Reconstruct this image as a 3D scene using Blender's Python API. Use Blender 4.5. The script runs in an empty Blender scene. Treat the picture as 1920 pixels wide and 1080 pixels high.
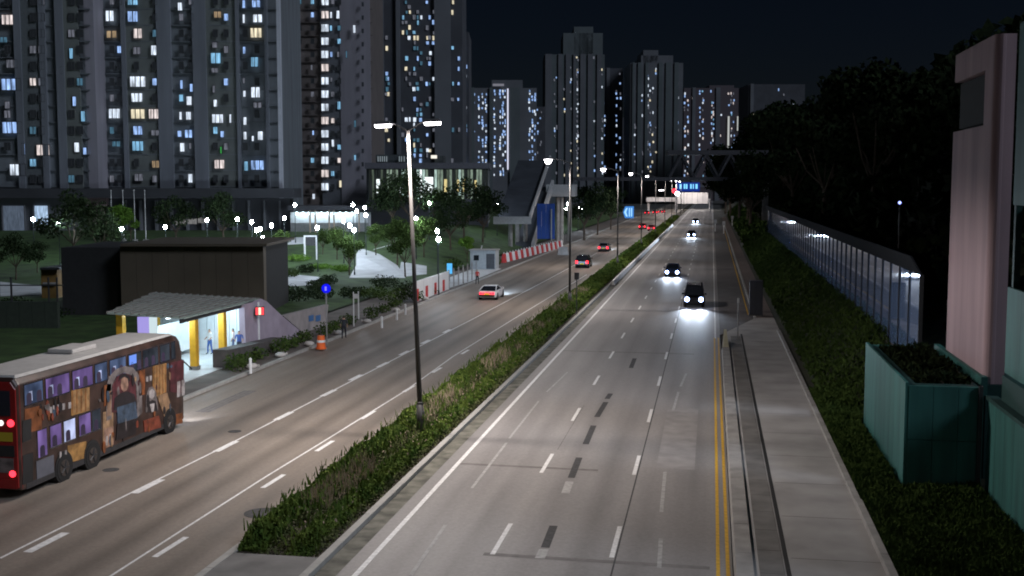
import bpy, bmesh, math, random
import numpy as np
from mathutils import Vector, Matrix
random.seed(7); RNG = np.random.default_rng(7)
scene = bpy.context.scene
COL = scene.collection
rad = math.radians

# ---------------------------------------------------------------- camera
FPX, PITCH, CAMZ = 2150.0, math.atan(190/2150.0), 11.0
YAW = math.atan(375*math.cos(PITCH)/FPX)
camd = bpy.data.cameras.new('camera'); cam = bpy.data.objects.new('camera', camd); COL.objects.link(cam)
cam.location = (0, 0, CAMZ); cam.rotation_euler = (rad(90)-PITCH, 0, YAW)
camd.sensor_width = 36; camd.lens = 36*FPX/1920; camd.clip_start = .1; camd.clip_end = 6000
scene.camera = cam
# ---------------------------------------------------------------- night sky, added fill sun, exposure
SUN_AZ, SUN_EL = rad(112), rad(36)       # clockwise from +Y
world = bpy.data.worlds.new('World'); scene.world = world; world.use_nodes = True
nt = world.node_tree
sky = nt.nodes.new('ShaderNodeTexSky'); sky.sky_type = 'NISHITA'; sky.sun_disc = False
sky.sun_elevation = SUN_EL; sky.sun_rotation = SUN_AZ; sky.air_density = 1.0; sky.dust_density = 0.3
hs = nt.nodes.new('ShaderNodeHueSaturation'); hs.inputs['Saturation'].default_value = 1.15
nt.links.new(sky.outputs[0], hs.inputs['Color'])
tint = nt.nodes.new('ShaderNodeMix'); tint.data_type = 'RGBA'; tint.blend_type = 'MULTIPLY'; tint.inputs[0].default_value = 1
tint.inputs[7].default_value = (.78, .84, 1.15, 1); nt.links.new(hs.outputs[0], tint.inputs[6])      # night-blue
nt.links.new(tint.outputs[2], nt.nodes['Background'].inputs['Color'])
nt.nodes['Background'].inputs['Strength'].default_value = .0012
sd = bpy.data.lights.new('facade_fill_sun', 'SUN'); sd.energy = 1.15; sd.angle = rad(14); sd.color = (.76, .85, 1.0)  # added sun standing in for city light on the tower facades
so = bpy.data.objects.new('facade_fill_sun', sd); COL.objects.link(so)
so.rotation_euler = Vector((math.sin(SUN_AZ)*math.cos(SUN_EL), math.cos(SUN_AZ)*math.cos(SUN_EL), math.sin(SUN_EL))).to_track_quat('Z', 'Y').to_euler()
scene.view_settings.view_transform = 'Standard'; scene.view_settings.look = 'None'
scene.view_settings.exposure = 0; scene.view_settings.gamma = 1
scene.cycles.use_denoising = True; scene.cycles.max_bounces = 5; scene.cycles.diffuse_bounces = 2
scene.cycles.glossy_bounces = 3; scene.cycles.transmission_bounces = 3; scene.cycles.caustics_reflective = False
scene.cycles.caustics_refractive = False; scene.cycles.use_light_tree = True; scene.cycles.sample_clamp_indirect = 4
scene.cycles.filter_width = 1.9
STREET = (1.0, .91, .86)

# ---------------------------------------------------------------- pixel -> place
cF = Vector((-math.sin(YAW)*math.cos(PITCH), math.cos(YAW)*math.cos(PITCH), -math.sin(PITCH)))
cU = Vector((-math.sin(YAW)*math.sin(PITCH), math.cos(YAW)*math.sin(PITCH), math.cos(PITCH)))
cR = Vector((math.cos(YAW), math.sin(YAW), 0)); C0 = Vector((0, 0, CAMZ))
hF = Vector((-math.sin(YAW), math.cos(YAW), 0))
def ray(x, y): return cF + cR*((x-960)/FPX) - cU*((y-540)/FPX)
def pg(x, y, z=0.0):
    d = ray(x, y); return C0 + d*((z-CAMZ)/d.z)
def pX(x, y, X):
    d = ray(x, y); return C0 + d*(X/d.x)
def pY(x, y, Y):
    d = ray(x, y); return C0 + d*(Y/d.y)
def pD(x, y, D):
    d = ray(x, y); return C0 + d*(D/d.dot(hF))
def sstep(a, b, t):
    t = min(1, max(0, (t-a)/(b-a))); return t*t*(3-2*t)
def park_h(x, y):
    D = Vector((x, y, 0)).dot(hF)
    return .1 + 3.6*sstep(140, 186, D)*sstep(-31, -46, x)
def pT(x, y):
    d = ray(x, y)
    for k in range(40, 400):
        p = C0 + d*(k/d.dot(hF))
        if p.z <= park_h(p.x, p.y): return Vector((p.x, p.y, park_h(p.x, p.y)))
    return pD(x, y, 200)
ROT_CAM = Matrix.Rotation(YAW, 4, 'Z')       # local x = photo right, local -y = towards the camera

# ---------------------------------------------------------------- materials
MATS = {}
def mat(name, col, rough=.7, metal=0.0, var=.12, scale=3.0, bump=0.0, spec=.4, streak=False):
    if name in MATS: return MATS[name]
    m = bpy.data.materials.new(name); m.use_nodes = True; n = m.node_tree; b = n.nodes['Principled BSDF']
    b.inputs['Roughness'].default_value = rough; b.inputs['Metallic'].default_value = metal
    b.inputs['Specular IOR Level'].default_value = spec
    if var > 0:
        tc = n.nodes.new('ShaderNodeTexCoord'); no = n.nodes.new('ShaderNodeTexNoise')
        no.inputs['Scale'].default_value = scale; no.inputs['Detail'].default_value = 5
        if streak:      # rain streaks and grime run down the wall
            mp = n.nodes.new('ShaderNodeMapping'); mp.inputs['Scale'].default_value = (1, 1, .12)
            n.links.new(tc.outputs['Object'], mp.inputs['Vector']); n.links.new(mp.outputs[0], no.inputs['Vector'])
        else: n.links.new(tc.outputs['Object'], no.inputs['Vector'])
        cr = n.nodes.new('ShaderNodeValToRGB')
        cr.color_ramp.elements[0].position = .3; cr.color_ramp.elements[1].position = .7
        cr.color_ramp.elements[0].color = tuple(c*(1-var) for c in col)+(1,)
        cr.color_ramp.elements[1].color = tuple(min(1, c*(1+var)) for c in col)+(1,)
        n.links.new(no.outputs['Fac'], cr.inputs['Fac']); n.links.new(cr.outputs['Color'], b.inputs['Base Color'])
        if bump > 0:
            bp = n.nodes.new('ShaderNodeBump'); bp.inputs['Strength'].default_value = bump; bp.inputs['Distance'].default_value = .02
            n.links.new(no.outputs['Fac'], bp.inputs['Height']); n.links.new(bp.outputs[0], b.inputs['Normal'])
    else: b.inputs['Base Color'].default_value = tuple(col)+(1,)
    MATS[name] = m; return m
def emit(name, col, strength, sample=False, curtain=0.0):
    if name in MATS: return MATS[name]
    m = bpy.data.materials.new(name); m.use_nodes = True; n = m.node_tree
    n.nodes.remove(n.nodes['Principled BSDF']); e = n.nodes.new('ShaderNodeEmission')
    e.inputs['Color'].default_value = tuple(col)+(1,); e.inputs['Strength'].default_value = strength
    if curtain > 0:      # folds of the curtain and the differing lamps behind each lit pane
        tc = n.nodes.new('ShaderNodeTexCoord'); mp = n.nodes.new('ShaderNodeMapping'); oi = n.nodes.new('ShaderNodeObjectInfo')
        mp.inputs['Scale'].default_value = (4, 1, .7); n.links.new(tc.outputs['Object'], mp.inputs['Vector'])
        no = n.nodes.new('ShaderNodeTexNoise'); no.noise_dimensions = '4D'; no.inputs['Scale'].default_value = 1.2
        mm = n.nodes.new('ShaderNodeMath'); mm.operation = 'MULTIPLY'; mm.inputs[1].default_value = 50
        n.links.new(oi.outputs['Random'], mm.inputs[0]); n.links.new(mm.outputs[0], no.inputs['W']); n.links.new(mp.outputs[0], no.inputs['Vector'])
        mr = n.nodes.new('ShaderNodeMapRange'); mr.inputs['From Min'].default_value = .3; mr.inputs['From Max'].default_value = .7
        mr.inputs['To Min'].default_value = strength*(1-curtain); mr.inputs['To Max'].default_value = strength*(1+curtain)
        n.links.new(no.outputs['Fac'], mr.inputs['Value']); n.links.new(mr.outputs[0], e.inputs['Strength'])
    n.links.new(e.outputs[0], n.nodes['Material Output'].inputs['Surface'])
    m.cycles.emission_sampling = 'AUTO' if sample else 'NONE'
    MATS[name] = m; return m
def glass(name, col, rough=.03, ior=1.5, trans=0.0):
    if name in MATS: return MATS[name]
    m = bpy.data.materials.new(name); m.use_nodes = True; b = m.node_tree.nodes['Principled BSDF']
    b.inputs['Base Color'].default_value = tuple(col)+(1,); b.inputs['Roughness'].default_value = rough
    b.inputs['IOR'].default_value = ior; b.inputs['Transmission Weight'].default_value = trans
    MATS[name] = m; return m
def road_mat(name, c1, c2, c3, xs, tw=.55, ts=.34):
    """worn road surface: fine grain, broad stains, darker wheel tracks along the lanes (wear, in world X)"""
    m = bpy.data.materials.new(name); m.use_nodes = True; n = m.node_tree; b = n.nodes['Principled BSDF']; L = n.links.new
    tc = n.nodes.new('ShaderNodeTexCoord')
    g = n.nodes.new('ShaderNodeTexNoise'); g.inputs['Scale'].default_value = 9; g.inputs['Detail'].default_value = 8
    L(tc.outputs['Object'], g.inputs['Vector'])
    mp = n.nodes.new('ShaderNodeMapping'); mp.inputs['Scale'].default_value = (1.1, .035, 1); L(tc.outputs['Object'], mp.inputs['Vector'])
    s = n.nodes.new('ShaderNodeTexNoise'); s.inputs['Scale'].default_value = 1.0; s.inputs['Detail'].default_value = 4; L(mp.outputs[0], s.inputs['Vector'])
    mp2 = n.nodes.new('ShaderNodeMapping'); mp2.inputs['Scale'].default_value = (.25, .05, 1); L(tc.outputs['Object'], mp2.inputs['Vector'])
    s2 = n.nodes.new('ShaderNodeTexNoise'); s2.inputs['Scale'].default_value = 1.6; s2.inputs['Detail'].default_value = 3; L(mp2.outputs[0], s2.inputs['Vector'])
    cr = n.nodes.new('ShaderNodeValToRGB'); cr.color_ramp.elements[0].position = .32; cr.color_ramp.elements[1].position = .68
    cr.color_ramp.elements[0].color = tuple(c1)+(1,); cr.color_ramp.elements[1].color = tuple(c2)+(1,); L(s.outputs['Fac'], cr.inputs['Fac'])
    mx = n.nodes.new('ShaderNodeMix'); mx.data_type = 'RGBA'; mx.inputs[7].default_value = tuple(c3)+(1,)
    mr = n.nodes.new('ShaderNodeMapRange'); mr.inputs['From Min'].default_value = .45; mr.inputs['From Max'].default_value = .7; mr.inputs['To Max'].default_value = .75
    L(s2.outputs['Fac'], mr.inputs['Value']); L(mr.outputs[0], mx.inputs[0]); L(cr.outputs[0], mx.inputs[6])
    sx = n.nodes.new('ShaderNodeSeparateXYZ'); L(tc.outputs['Object'], sx.inputs[0])
    prev = None                                   # wheel tracks
    for x in xs:
        d = n.nodes.new('ShaderNodeMath'); d.operation = 'SUBTRACT'; d.inputs[1].default_value = x; L(sx.outputs['X'], d.inputs[0])
        a = n.nodes.new('ShaderNodeMath'); a.operation = 'ABSOLUTE'; L(d.outputs[0], a.inputs[0])
        r = n.nodes.new('ShaderNodeMapRange'); r.inputs['From Min'].default_value = 0; r.inputs['From Max'].default_value = tw
        r.inputs['To Min'].default_value = ts; r.inputs['To Max'].default_value = 0; L(a.outputs[0], r.inputs['Value'])
        if prev is None: prev = r
        else:
            ad = n.nodes.new('ShaderNodeMath'); ad.operation = 'MAXIMUM'; L(prev.outputs[0], ad.inputs[0]); L(r.outputs[0], ad.inputs[1]); prev = ad
    m2 = n.nodes.new('ShaderNodeMix'); m2.data_type = 'RGBA'; m2.inputs[7].default_value = tuple(c*.45 for c in c1)+(1,)
    if prev: 
        mu = n.nodes.new('ShaderNodeMath'); mu.operation = 'MULTIPLY'; L(prev.outputs[0], mu.inputs[0])
        mr3 = n.nodes.new('ShaderNodeMapRange'); mr3.inputs['From Min'].default_value = .3; mr3.inputs['From Max'].default_value = .7; mr3.inputs['To Min'].default_value = .35; mr3.inputs['To Max'].default_value = 1.3
        L(s2.outputs['Fac'], mr3.inputs['Value']); L(mr3.outputs[0], mu.inputs[1]); L(mu.outputs[0], m2.inputs[0])
    else: m2.inputs[0].default_value = 0
    L(mx.outputs[2], m2.inputs[6])
    m3 = n.nodes.new('ShaderNodeMix'); m3.data_type = 'RGBA'; m3.blend_type = 'OVERLAY'; m3.inputs[0].default_value = .35
    L(m2.outputs[2], m3.inputs[6]); L(g.outputs['Color'], m3.inputs[7]); 
    bw = n.nodes.new('ShaderNodeRGBToBW'); L(g.outputs['Color'], bw.inputs[0]); L(bw.outputs[0], m3.inputs[7])
    L(m3.outputs[2], b.inputs['Base Color'])
    b.inputs['Roughness'].default_value = .62; b.inputs['Specular IOR Level'].default_value = .35
    bp = n.nodes.new('ShaderNodeBump'); bp.inputs['Strength'].default_value = .25; bp.inputs['Distance'].default_value = .01
    L(g.outputs['Fac'], bp.inputs['Height']); L(bp.outputs[0], b.inputs['Normal'])
    return m
def leaf_mat(name, c1, c2):
    if name in MATS: return MATS[name]
    m = bpy.data.materials.new(name); m.use_nodes = True; n = m.node_tree; b = n.nodes['Principled BSDF']
    tc = n.nodes.new('ShaderNodeTexCoord'); no = n.nodes.new('ShaderNodeTexNoise'); no.inputs['Scale'].default_value = 1.7; no.inputs['Detail'].default_value = 6
    n.links.new(tc.outputs['Object'], no.inputs['Vector'])
    cr = n.nodes.new('ShaderNodeValToRGB'); cr.color_ramp.elements[0].position = .35; cr.color_ramp.elements[1].position = .65
    cr.color_ramp.elements[0].color = tuple(c1)+(1,); cr.color_ramp.elements[1].color = tuple(c2)+(1,)
    n.links.new(no.outputs['Fac'], cr.inputs['Fac']); n.links.new(cr.outputs['Color'], b.inputs['Base Color'])
    b.inputs['Roughness'].default_value = .9; b.inputs['Specular IOR Level'].default_value = .06
    MATS[name] = m; return m

# ---------------------------------------------------------------- mesh helpers
class MB:
    def __init__(s): s.v = []; s.f = []
    def add(s, vs, fs):
        k = len(s.v); s.v += [tuple(v) for v in vs]; s.f += [tuple(i+k for i in f) for f in fs]; return s
    def box(s, x0, x1, y0, y1, z0, z1):
        return s.add([(x0,y0,z0),(x1,y0,z0),(x1,y1,z0),(x0,y1,z0),(x0,y0,z1),(x1,y0,z1),(x1,y1,z1),(x0,y1,z1)],
                     [(0,3,2,1),(4,5,6,7),(0,1,5,4),(1,2,6,5),(2,3,7,6),(3,0,4,7)])
    def hexa(s, lo, hi):      # two quads (4 points each, counter-clockwise seen from above)
        return s.add(list(lo)+list(hi), [(0,3,2,1),(4,5,6,7),(0,1,5,4),(1,2,6,5),(2,3,7,6),(3,0,4,7)])
    def prism(s, pts, off):   # polygon extruded by a vector
        n = len(pts); off = Vector(off); a = [Vector(p) for p in pts]
        return s.add(a+[p+off for p in a], [tuple(range(n))[::-1], tuple(range(n, 2*n))]+[(i,(i+1)%n,n+(i+1)%n,n+i) for i in range(n)])
    def tube(s, p, q, r0, r1=None, n=8, cap=True):
        r1 = r0 if r1 is None else r1; p = Vector(p); q = Vector(q); d = (q-p).normalized()
        a = d.orthogonal().normalized(); b = d.cross(a); vs = []
        for c, r in ((p, r0), (q, r1)):
            vs += [c+a*(r*math.cos(2*math.pi*i/n))+b*(r*math.sin(2*math.pi*i/n)) for i in range(n)]
        fs = [(i,(i+1)%n,n+(i+1)%n,n+i) for i in range(n)]
        if cap: fs += [tuple(range(n))[::-1], tuple(range(n, 2*n))]
        return s.add(vs, fs)
    def ball(s, c, r, nu=10, nv=7, sz=1.0):
        c = Vector(c); vs = [c+Vector((0,0,r*sz))]
        for j in range(1, nv):
            t = math.pi*j/nv
            vs += [c+Vector((r*math.sin(t)*math.cos(2*math.pi*i/nu), r*math.sin(t)*math.sin(2*math.pi*i/nu), r*sz*math.cos(t))) for i in range(nu)]
        vs.append(c-Vector((0,0,r*sz))); fs = [(0,1+i,1+(i+1)%nu) for i in range(nu)]
        for j in range(nv-2):
            a = 1+j*nu; b = a+nu
            fs += [(a+i,b+i,b+(i+1)%nu,a+(i+1)%nu) for i in range(nu)]
        a = 1+(nv-2)*nu; e = len(vs)-1
        fs += [(a+i, e, a+(i+1)%nu) for i in range(nu)]
        return s.add(vs, fs)
    def loft(s, rings):
        n = len(rings[0]); vs = [v for r in rings for v in r]; fs = []
        for j in range(len(rings)-1):
            fs += [(j*n+i, j*n+(i+1)%n, (j+1)*n+(i+1)%n, (j+1)*n+i) for i in range(n)]
        fs += [tuple(range(n))[::-1], tuple((len(rings)-1)*n+i for i in range(n))]
        return s.add(vs, fs)
    def mesh(s, name, m):
        me = bpy.data.meshes.new(name); me.from_pydata(s.v, [], s.f); 
        if m: me.materials.append(m)
        return me
    def build(s, name, m, parent=None, smooth=False, bevel=0.0, kind=None, label=None):
        me = s.mesh(name, m)
        bm = bmesh.new(); bm.from_mesh(me); bmesh.ops.recalc_face_normals(bm, faces=bm.faces); bm.to_mesh(me); bm.free()
        if smooth:
            for p in me.polygons: p.use_smooth = True
        o = obj(name, me, parent)
        if bevel: 
            b = o.modifiers.new('bevel', 'BEVEL'); b.width = bevel; b.segments = 2; b.limit_method = 'ANGLE'
        if kind: o['kind'] = kind
        if label: o['label'] = label
        return o
def obj(name, me, parent=None, loc=None, scale=None, rotz=None):
    o = bpy.data.objects.new(name, me); COL.objects.link(o)
    if parent is not None: o.parent = parent
    if loc is not None: o.location = loc
    if scale is not None: o.scale = scale
    if rotz is not None: o.rotation_euler = (0, 0, rotz)
    return o
def tag(o, label, cat, group=None):
    o['label'] = label; o['category'] = cat
    if group: o['group'] = group
    return o
def thing(name, label, cat, loc=(0,0,0), rotz=0, group=None):
    o = bpy.data.objects.new(name, None); o.empty_display_size = .2; COL.objects.link(o)
    o.location = loc; o.rotation_euler = (0, 0, rotz); return tag(o, label, cat, group)
def copy_tree(o, parent=None):
    c = o.copy(); COL.objects.link(c); c.parent = parent
    for ch in list(o.children): copy_tree(ch, c)
    return c
def struct(o): o['kind'] = 'structure'; return o
ORD = ['first','second','third','fourth','fifth','sixth','seventh','eighth','ninth','tenth','eleventh','twelfth','thirteenth','fourteenth','fifteenth','sixteenth','seventeenth','eighteenth','nineteenth','twentieth']
def ordn(i):
    if i < 20: return ORD[i]
    return {2:'twenty',3:'thirty'}[(i+1)//10]+'-'+ORD[(i+1)%10-1] if (i+1)%10 else {3:'thirtieth',4:'fortieth'}[(i+1)//10]
def quads_mesh(name, P, m):
    """P: (n,4,3) array of quads"""
    n = len(P); me = bpy.data.meshes.new(name)
    me.vertices.add(n*4); me.vertices.foreach_set('co', P.astype(np.float32).ravel())
    me.loops.add(n*4); me.loops.foreach_set('vertex_index', np.arange(n*4, dtype=np.int32))
    me.polygons.add(n); me.polygons.foreach_set('loop_start', np.arange(0, n*4, 4, dtype=np.int32))
    me.update(calc_edges=True); me.materials.append(m); return me
def leaves(C, size, up=.0, narrow=.6):
    """leaf quads at the points C (n,3) with random attitude"""
    n = len(C); a = RNG.normal(size=(n,3)); a[:,2] += up; a /= np.linalg.norm(a, axis=1)[:,None]
    b = np.cross(a, RNG.normal(size=(n,3))); b /= np.linalg.norm(b, axis=1)[:,None]
    s = (size*(.6+.8*RNG.random(n)))[:,None] if np.ndim(size)==0 else (size*(.6+.8*RNG.random(n)))[:,None]
    a = a*s*.5; b = b*s*.5*narrow
    return np.stack([C-a, C+b*1.0, C+a, C-b*1.0], axis=1)
def lamp_light(name, parent, loc, kind, energy, col, radius=.12, size=None, blend=.4, rot=None):
    l = bpy.data.lights.new(name, kind); l.energy = energy; l.color = col
    if kind in ('POINT', 'SPOT'): l.shadow_soft_size = radius
    if kind == 'SPOT': l.spot_size = size or rad(165); l.spot_blend = blend
    o = bpy.data.objects.new(name, l); COL.objects.link(o); o.parent = parent; o.location = loc
    if rot: o.rotation_euler = rot
    return o
def dark(c, k): return tuple(x*k for x in c)
# ================================================================= SETTING
M_conc = mat('concrete', (.30,.29,.28), .85, var=.22, scale=1.3, bump=.3)
M_concd = mat('concrete dark', (.16,.155,.15), .85, var=.25, scale=1.1, bump=.3)
M_kerb = mat('kerb stone', (.34,.33,.31), .8, var=.2, scale=2)
M_soil = mat('soil', (.055,.045,.03), .95, var=.4, scale=2, bump=.6)
M_grassg = mat('lawn', (.034,.066,.016), .95, var=.45, scale=.6, bump=.6)
M_white = mat('road paint white', (.72,.71,.70), .6, var=.2, scale=6)
M_faded = mat('road paint faded', (.36,.35,.34), .7, var=.25, scale=5)
M_yellow = mat('road paint yellow', (.62,.36,.03), .6, var=.2, scale=6)
M_patch = mat('fresh asphalt', (.055,.054,.055), .9, var=.3, scale=6)
M_stain = mat('damp stain', (.165,.152,.146), .8, var=.2, scale=3)
M_steel = mat('galvanised steel', (.32,.32,.33), .45, metal=.7, var=.15, scale=4)
M_dsteel = mat('dark steel', (.06,.06,.065), .5, metal=.5, var=.15)
M_wpaint = mat('white paint', (.72,.72,.72), .5, var=.08, scale=3)
M_red = mat('red plastic', (.5,.03,.03), .5, var=.12)
M_orange = mat('orange plastic', (.75,.14,.03), .5, var=.1)
M_black = mat('black rubber', (.015,.015,.016), .8, var=.2)
M_trunk = mat('bark', (.07,.05,.035), .9, var=.3, scale=6, bump=.6)

M_ground = mat('earth', (.06,.06,.055), .95, var=.3, scale=.05)
struct(MB().box(-1500,1500,-200,3000,-.6,-.08).build('ground', M_ground))
M_rr = road_mat('right carriageway surface', (.225,.21,.203), (.285,.267,.257), (.21,.203,.20), (-8.9,-7.3,-5.3,-3.7,-2.0,-.5))
M_lr = road_mat('left carriageway surface', (.20,.165,.135), (.265,.225,.19), (.17,.145,.125), (-23.2,-21.9,-19.2,-17.7,-15.3), .75, .62)
RC = struct(MB().box(-11.2,.75,-20,1000,-.3,0).build('right_carriageway', M_rr))
LC = struct(MB().box(-26.7,-13.9,-20,1000,-.3,0).build('left_carriageway', M_lr))
LB = MB(); LB.prism([(.751,86,0),(3.6,97,0),(3.6,330,0),(.751,360,0)], (0,0,-.3))
LB = struct(LB.build('bus_lay_by', mat('lay-by asphalt', (.10,.092,.092), .9, var=.25, scale=.6)))
ME = struct(MB().box(-13.9,-11.2,24,1000,-.3,.10).build('median_strip', M_soil))
def kerb(name, parent, x0, x1, y0, y1, h, step, m=M_kerb, lim=300):
    me = MB().box(x0, x1, 0, step-.02, -.2, h).mesh(name, m); y = y0; k = 0
    while y < y1 and k < lim:
        obj(name, me, parent, (0, y, 0)); y += step; k += 1
    if y < y1: MB().box(x0, x1, y, y1, -.2, h).build(name, m, parent)
kerb('kerb_stone', ME, -11.22, -10.98, 24, 700, .16, 3.0, lim=60)
kerb('kerb_stone', ME, -14.1, -13.86, 24, 700, .16, 3.0, lim=60)
MB().box(-13.85,-11.23,24,31.4,.1,.15).build('paved_nose', M_concd, ME)
# pavements
RP = struct(MB().prism([(1.21,-20,.12),(5.0,-20,.12),(5.0,86,.12),(6.2,97,.12),(3.75,97,.12),(1.21,87,.12)],(0,0,-.4)).build('right_pavement', mat('pavement concrete', (.34,.33,.325), .85, var=.2, scale=.5, bump=.3)))
FP = struct(MB().prism([(3.75,97.03,.12),(6.2,97.03,.12),(6.2,420,.12),(3.75,420,.12)],(0,0,-.4)).build('far_pavement', mat('unlit brown paving', (.14,.11,.10), .9, var=.25, scale=.8)))  # brown paving, its colour darkened for the unlit stretch
for k in range(28):        # slab apron beside the barrier, joints between slabs
    MB().box(1.5, 2.2, 26+k*2.1, 28.08+k*2.1, .1, .135).build('slab', M_concd, RP)
MB().box(2.24, 2.37, 20, 86, .1, .126).build('drain_slot', M_black, RP)
for k in range(14):
    MB().box(2.45, 5.0, 25+k*4.4, 25.03+k*4.4, .1, .1225).build('joint', M_stain, RP)
for k in range(22):
    MB().box(5.0, 5.22, 22+k*3, 24.97+k*3, -.1, .34 if k < 6 else .26).build('edging_stone', M_conc, RP)
kerb('kerb_stone', FP, 3.6, 3.8, 97, 330, .15, 3.0)
LP = struct(MB().prism([(-26.9,-20,.12),(-26.9,420,.12),(-32.5,420,.12),(-32.5,-20,.12)],(0,0,-.4)).build('left_pavement', mat('left pavement', (.115,.10,.09), .9, var=.25, scale=.6, bump=.3)))
kerb('kerb_stone', LP, -26.92, -26.68, 20, 420, .15, 3.0, lim=90)

# --- markings
def mark(name, parent, a, b, w, m, z=.006):
    a = Vector((a[0], a[1], 0)); b = Vector((b[0], b[1], 0)); d = (b-a).normalized(); n = Vector((d.y, -d.x, 0))*w/2
    mb = MB(); mb.add([a-n+Vector((0,0,z)), a+n+Vector((0,0,z)), b+n+Vector((0,0,z)), b-n+Vector((0,0,z))], [(0,1,2,3)])
    return mb.build(name, m, parent)
def pmark(name, parent, x0, y0, x1, y1, w, m, z=.006): return mark(name, parent, pg(x0,y0), pg(x1,y1), w, m, z)
mark('edge_line', RC, (-9.82,10), (-9.82,800), .17, M_white)
mark('edge_line', RC, (.40,84), (.40,600), .12, M_white)
for x in (.34, .62): mark('yellow_line', RC, (x,10), (x,84.5), .11, M_yellow)
mark('yellow_line', LB, (3.25,100), (3.25,300), .12, M_yellow)
for k in range(42):
    y = 24.6+10*k
    mark('lane_dash', RC, (-6.33,y-1.6), (-6.33,y+1.6), .15, M_white)
    mark('lane_dash', RC, (-2.78,y-1.3), (-2.78,y+1.9), .15, M_white)
mark('pale_patch', RC, (-1.25,44.5), (-1.25,57), 1.5, mat('pale resurfaced patch',(.268,.253,.246),.7,var=.15,scale=1.5), .002)
mark('gutter_dirt', RC, (-10.66,30), (-10.66,260), .62, mat('gutter dirt',(.14,.135,.11),.9,var=.5,scale=1.6,bump=.5), .004)
mark('joint_line', RC, (-2.66,15), (-2.66,140), .05, M_patch, .004)
mark('joint_line', RC, (-6.22,47), (-6.2,57), .035, M_stain, .004)
pmark('old_line', RC, 770,1079, 835,985, .12, M_faded); pmark('old_line', RC, 885,915, 950,830, .11, M_faded)
pmark('old_line', RC, 955,822, 1010,752, .10, M_faded); pmark('old_line', RC, 1025,735, 1064,698, .09, M_faded)
for a in ((1236,1065,1239,1010),(1240,960,1247,885),(1262,770,1272,735),(1276,725,1287,700)): pmark('old_dash', RC, *a, .13, M_faded)
for (x0,y0,x1,y1) in ((1022,1027,1038,986),(1071,896,1086,858),(1098,833,1113,798),(1119,782,1136,754),(1138,748,1145,738),(1183,690,1190,672)): pmark('repair_patch', RC, x0,y0,x1,y1, .27, M_patch, .0045)
for (x0,y0,x1,y1) in ((1012,1047,1020,1030),(1060,925,1068,903)): pmark('ground_off_mark', RC, x0,y0,x1,y1, .3, M_faded, .0045)
for (x0,x1,y) in ((-9.7,-4.2,43.9),(-6.6,.1,33.0),(-9.7,-1,76)): mark('road_joint', RC, (x0,y), (x1,y-.15), .28, M_stain, .003)
# lines of the left carriageway: thin lines with short wide dashes
for P in ([(0,1047),(250,922),(420,838),(600,745),(760,663),(885,599),(1020,528),(1120,474)],):
    for a, b in zip(P, P[1:]): pmark('lane_line', LC, *a, *b, .10, M_white)
for (x, y) in ((90,1018),(280,913),(426,838),(534,781),(618,738),(669,709),(720,685),(760,663),(800,642),(840,622)):
    p = pg(x-2, y-1); mark('lane_dash', LC, (p.x-.02,p.y-1.0), (p.x+.03,p.y+1.0), .30, M_white, .009)
for P in ([(200,1085),(340,995),(500,893),(600,832),(760,733),(850,668),(960,600),(1100,515)],):
    for a, b in zip(P, P[1:]): pmark('lane_line', LC, *a, *b, .09, M_white)
for (x, y) in ((312,1025),(506,902),(603,836),(685,778),(762,729),(815,694),(868,660)):
    p = pg(x, y); mark('lane_dash', LC, (p.x+.12,p.y-1.0), (p.x+.17,p.y+1.0), .2, M_white, .009)
for (x, y, r) in ((492,962,.62),(545,943,.28),(208,881,.32),(440,809,.3)):
    p = pg(x, y); mb = MB(); mb.tube((p.x,p.y,-.02),(p.x,p.y,.008), r, n=20); mb.build('manhole_cover', M_patch, LC)
for i in range(3): MB().box(-24.8+i*.25,-24.6+i*.25,52,58,-.05,.003).build('oil_stain', M_stain, LC)

# ---- concrete barrier between road and right pavement
BR = thing('concrete_barrier', 'low pale concrete road barrier between double yellow lines and right pavement', 'barrier', (0,0,0))
prof = [(.78,0),(1.36,0),(1.35,.08),(1.32,.22),(.84,.22),(.80,.08)]
for k in range(20):
    y0 = 22+k*2.95; y1 = y0+2.92
    if k < 19: MB().prism([(x,y0,z) for x,z in prof], (0,y1-y0,0)).build('barrier_block', M_conc, BR)
    else:
        MB().hexa([(.82,y0,0),(1.32,y0,0),(1.25,y1+.6,0),(.9,y1+.6,0)],[(.88,y0,.22),(1.28,y0,.22),(1.15,y1+.2,1.05),(.98,y1+.2,1.05)]).build('barrier_end', mat('faded cream concrete',(.42,.39,.27),.8), BR)

# ---- wooded slope on the right
def hill_h(x, y):
    t = sstep(54, 66, y)
    s = .15 + t*2.75*sstep(5.3, 9.6, x)
    x0 = 12.5 + 6*(1-t)
    far = 1-.45*sstep(260, 520, y)
    up = max(0, x-x0)*1.25*far
    up = 46*far*(1-math.exp(-up/46)) if up > 0 else 0
    return s + up + (math.sin(x*.31+y*.07)*.5+math.sin(y*.19)*.6)*min(1, up/6)
nx, ny = 60, 110
XS = [5.22+ (i/(nx-1))**1.8*240 for i in range(nx)]; YS = [8+(j/(ny-1))**1.5*700 for j in range(ny)]
mb = MB(); mb.v = [(x, y, hill_h(x, y)-.0) for y in YS for x in XS]
mb.f = [(j*nx+i, j*nx+i+1, (j+1)*nx+i+1, (j+1)*nx+i) for j in range(ny-1) for i in range(nx-1)]
struct(mb.build('hillside', mat('leaf litter', (.02,.024,.012), .95, var=.4, scale=.8), smooth=True))
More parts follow.
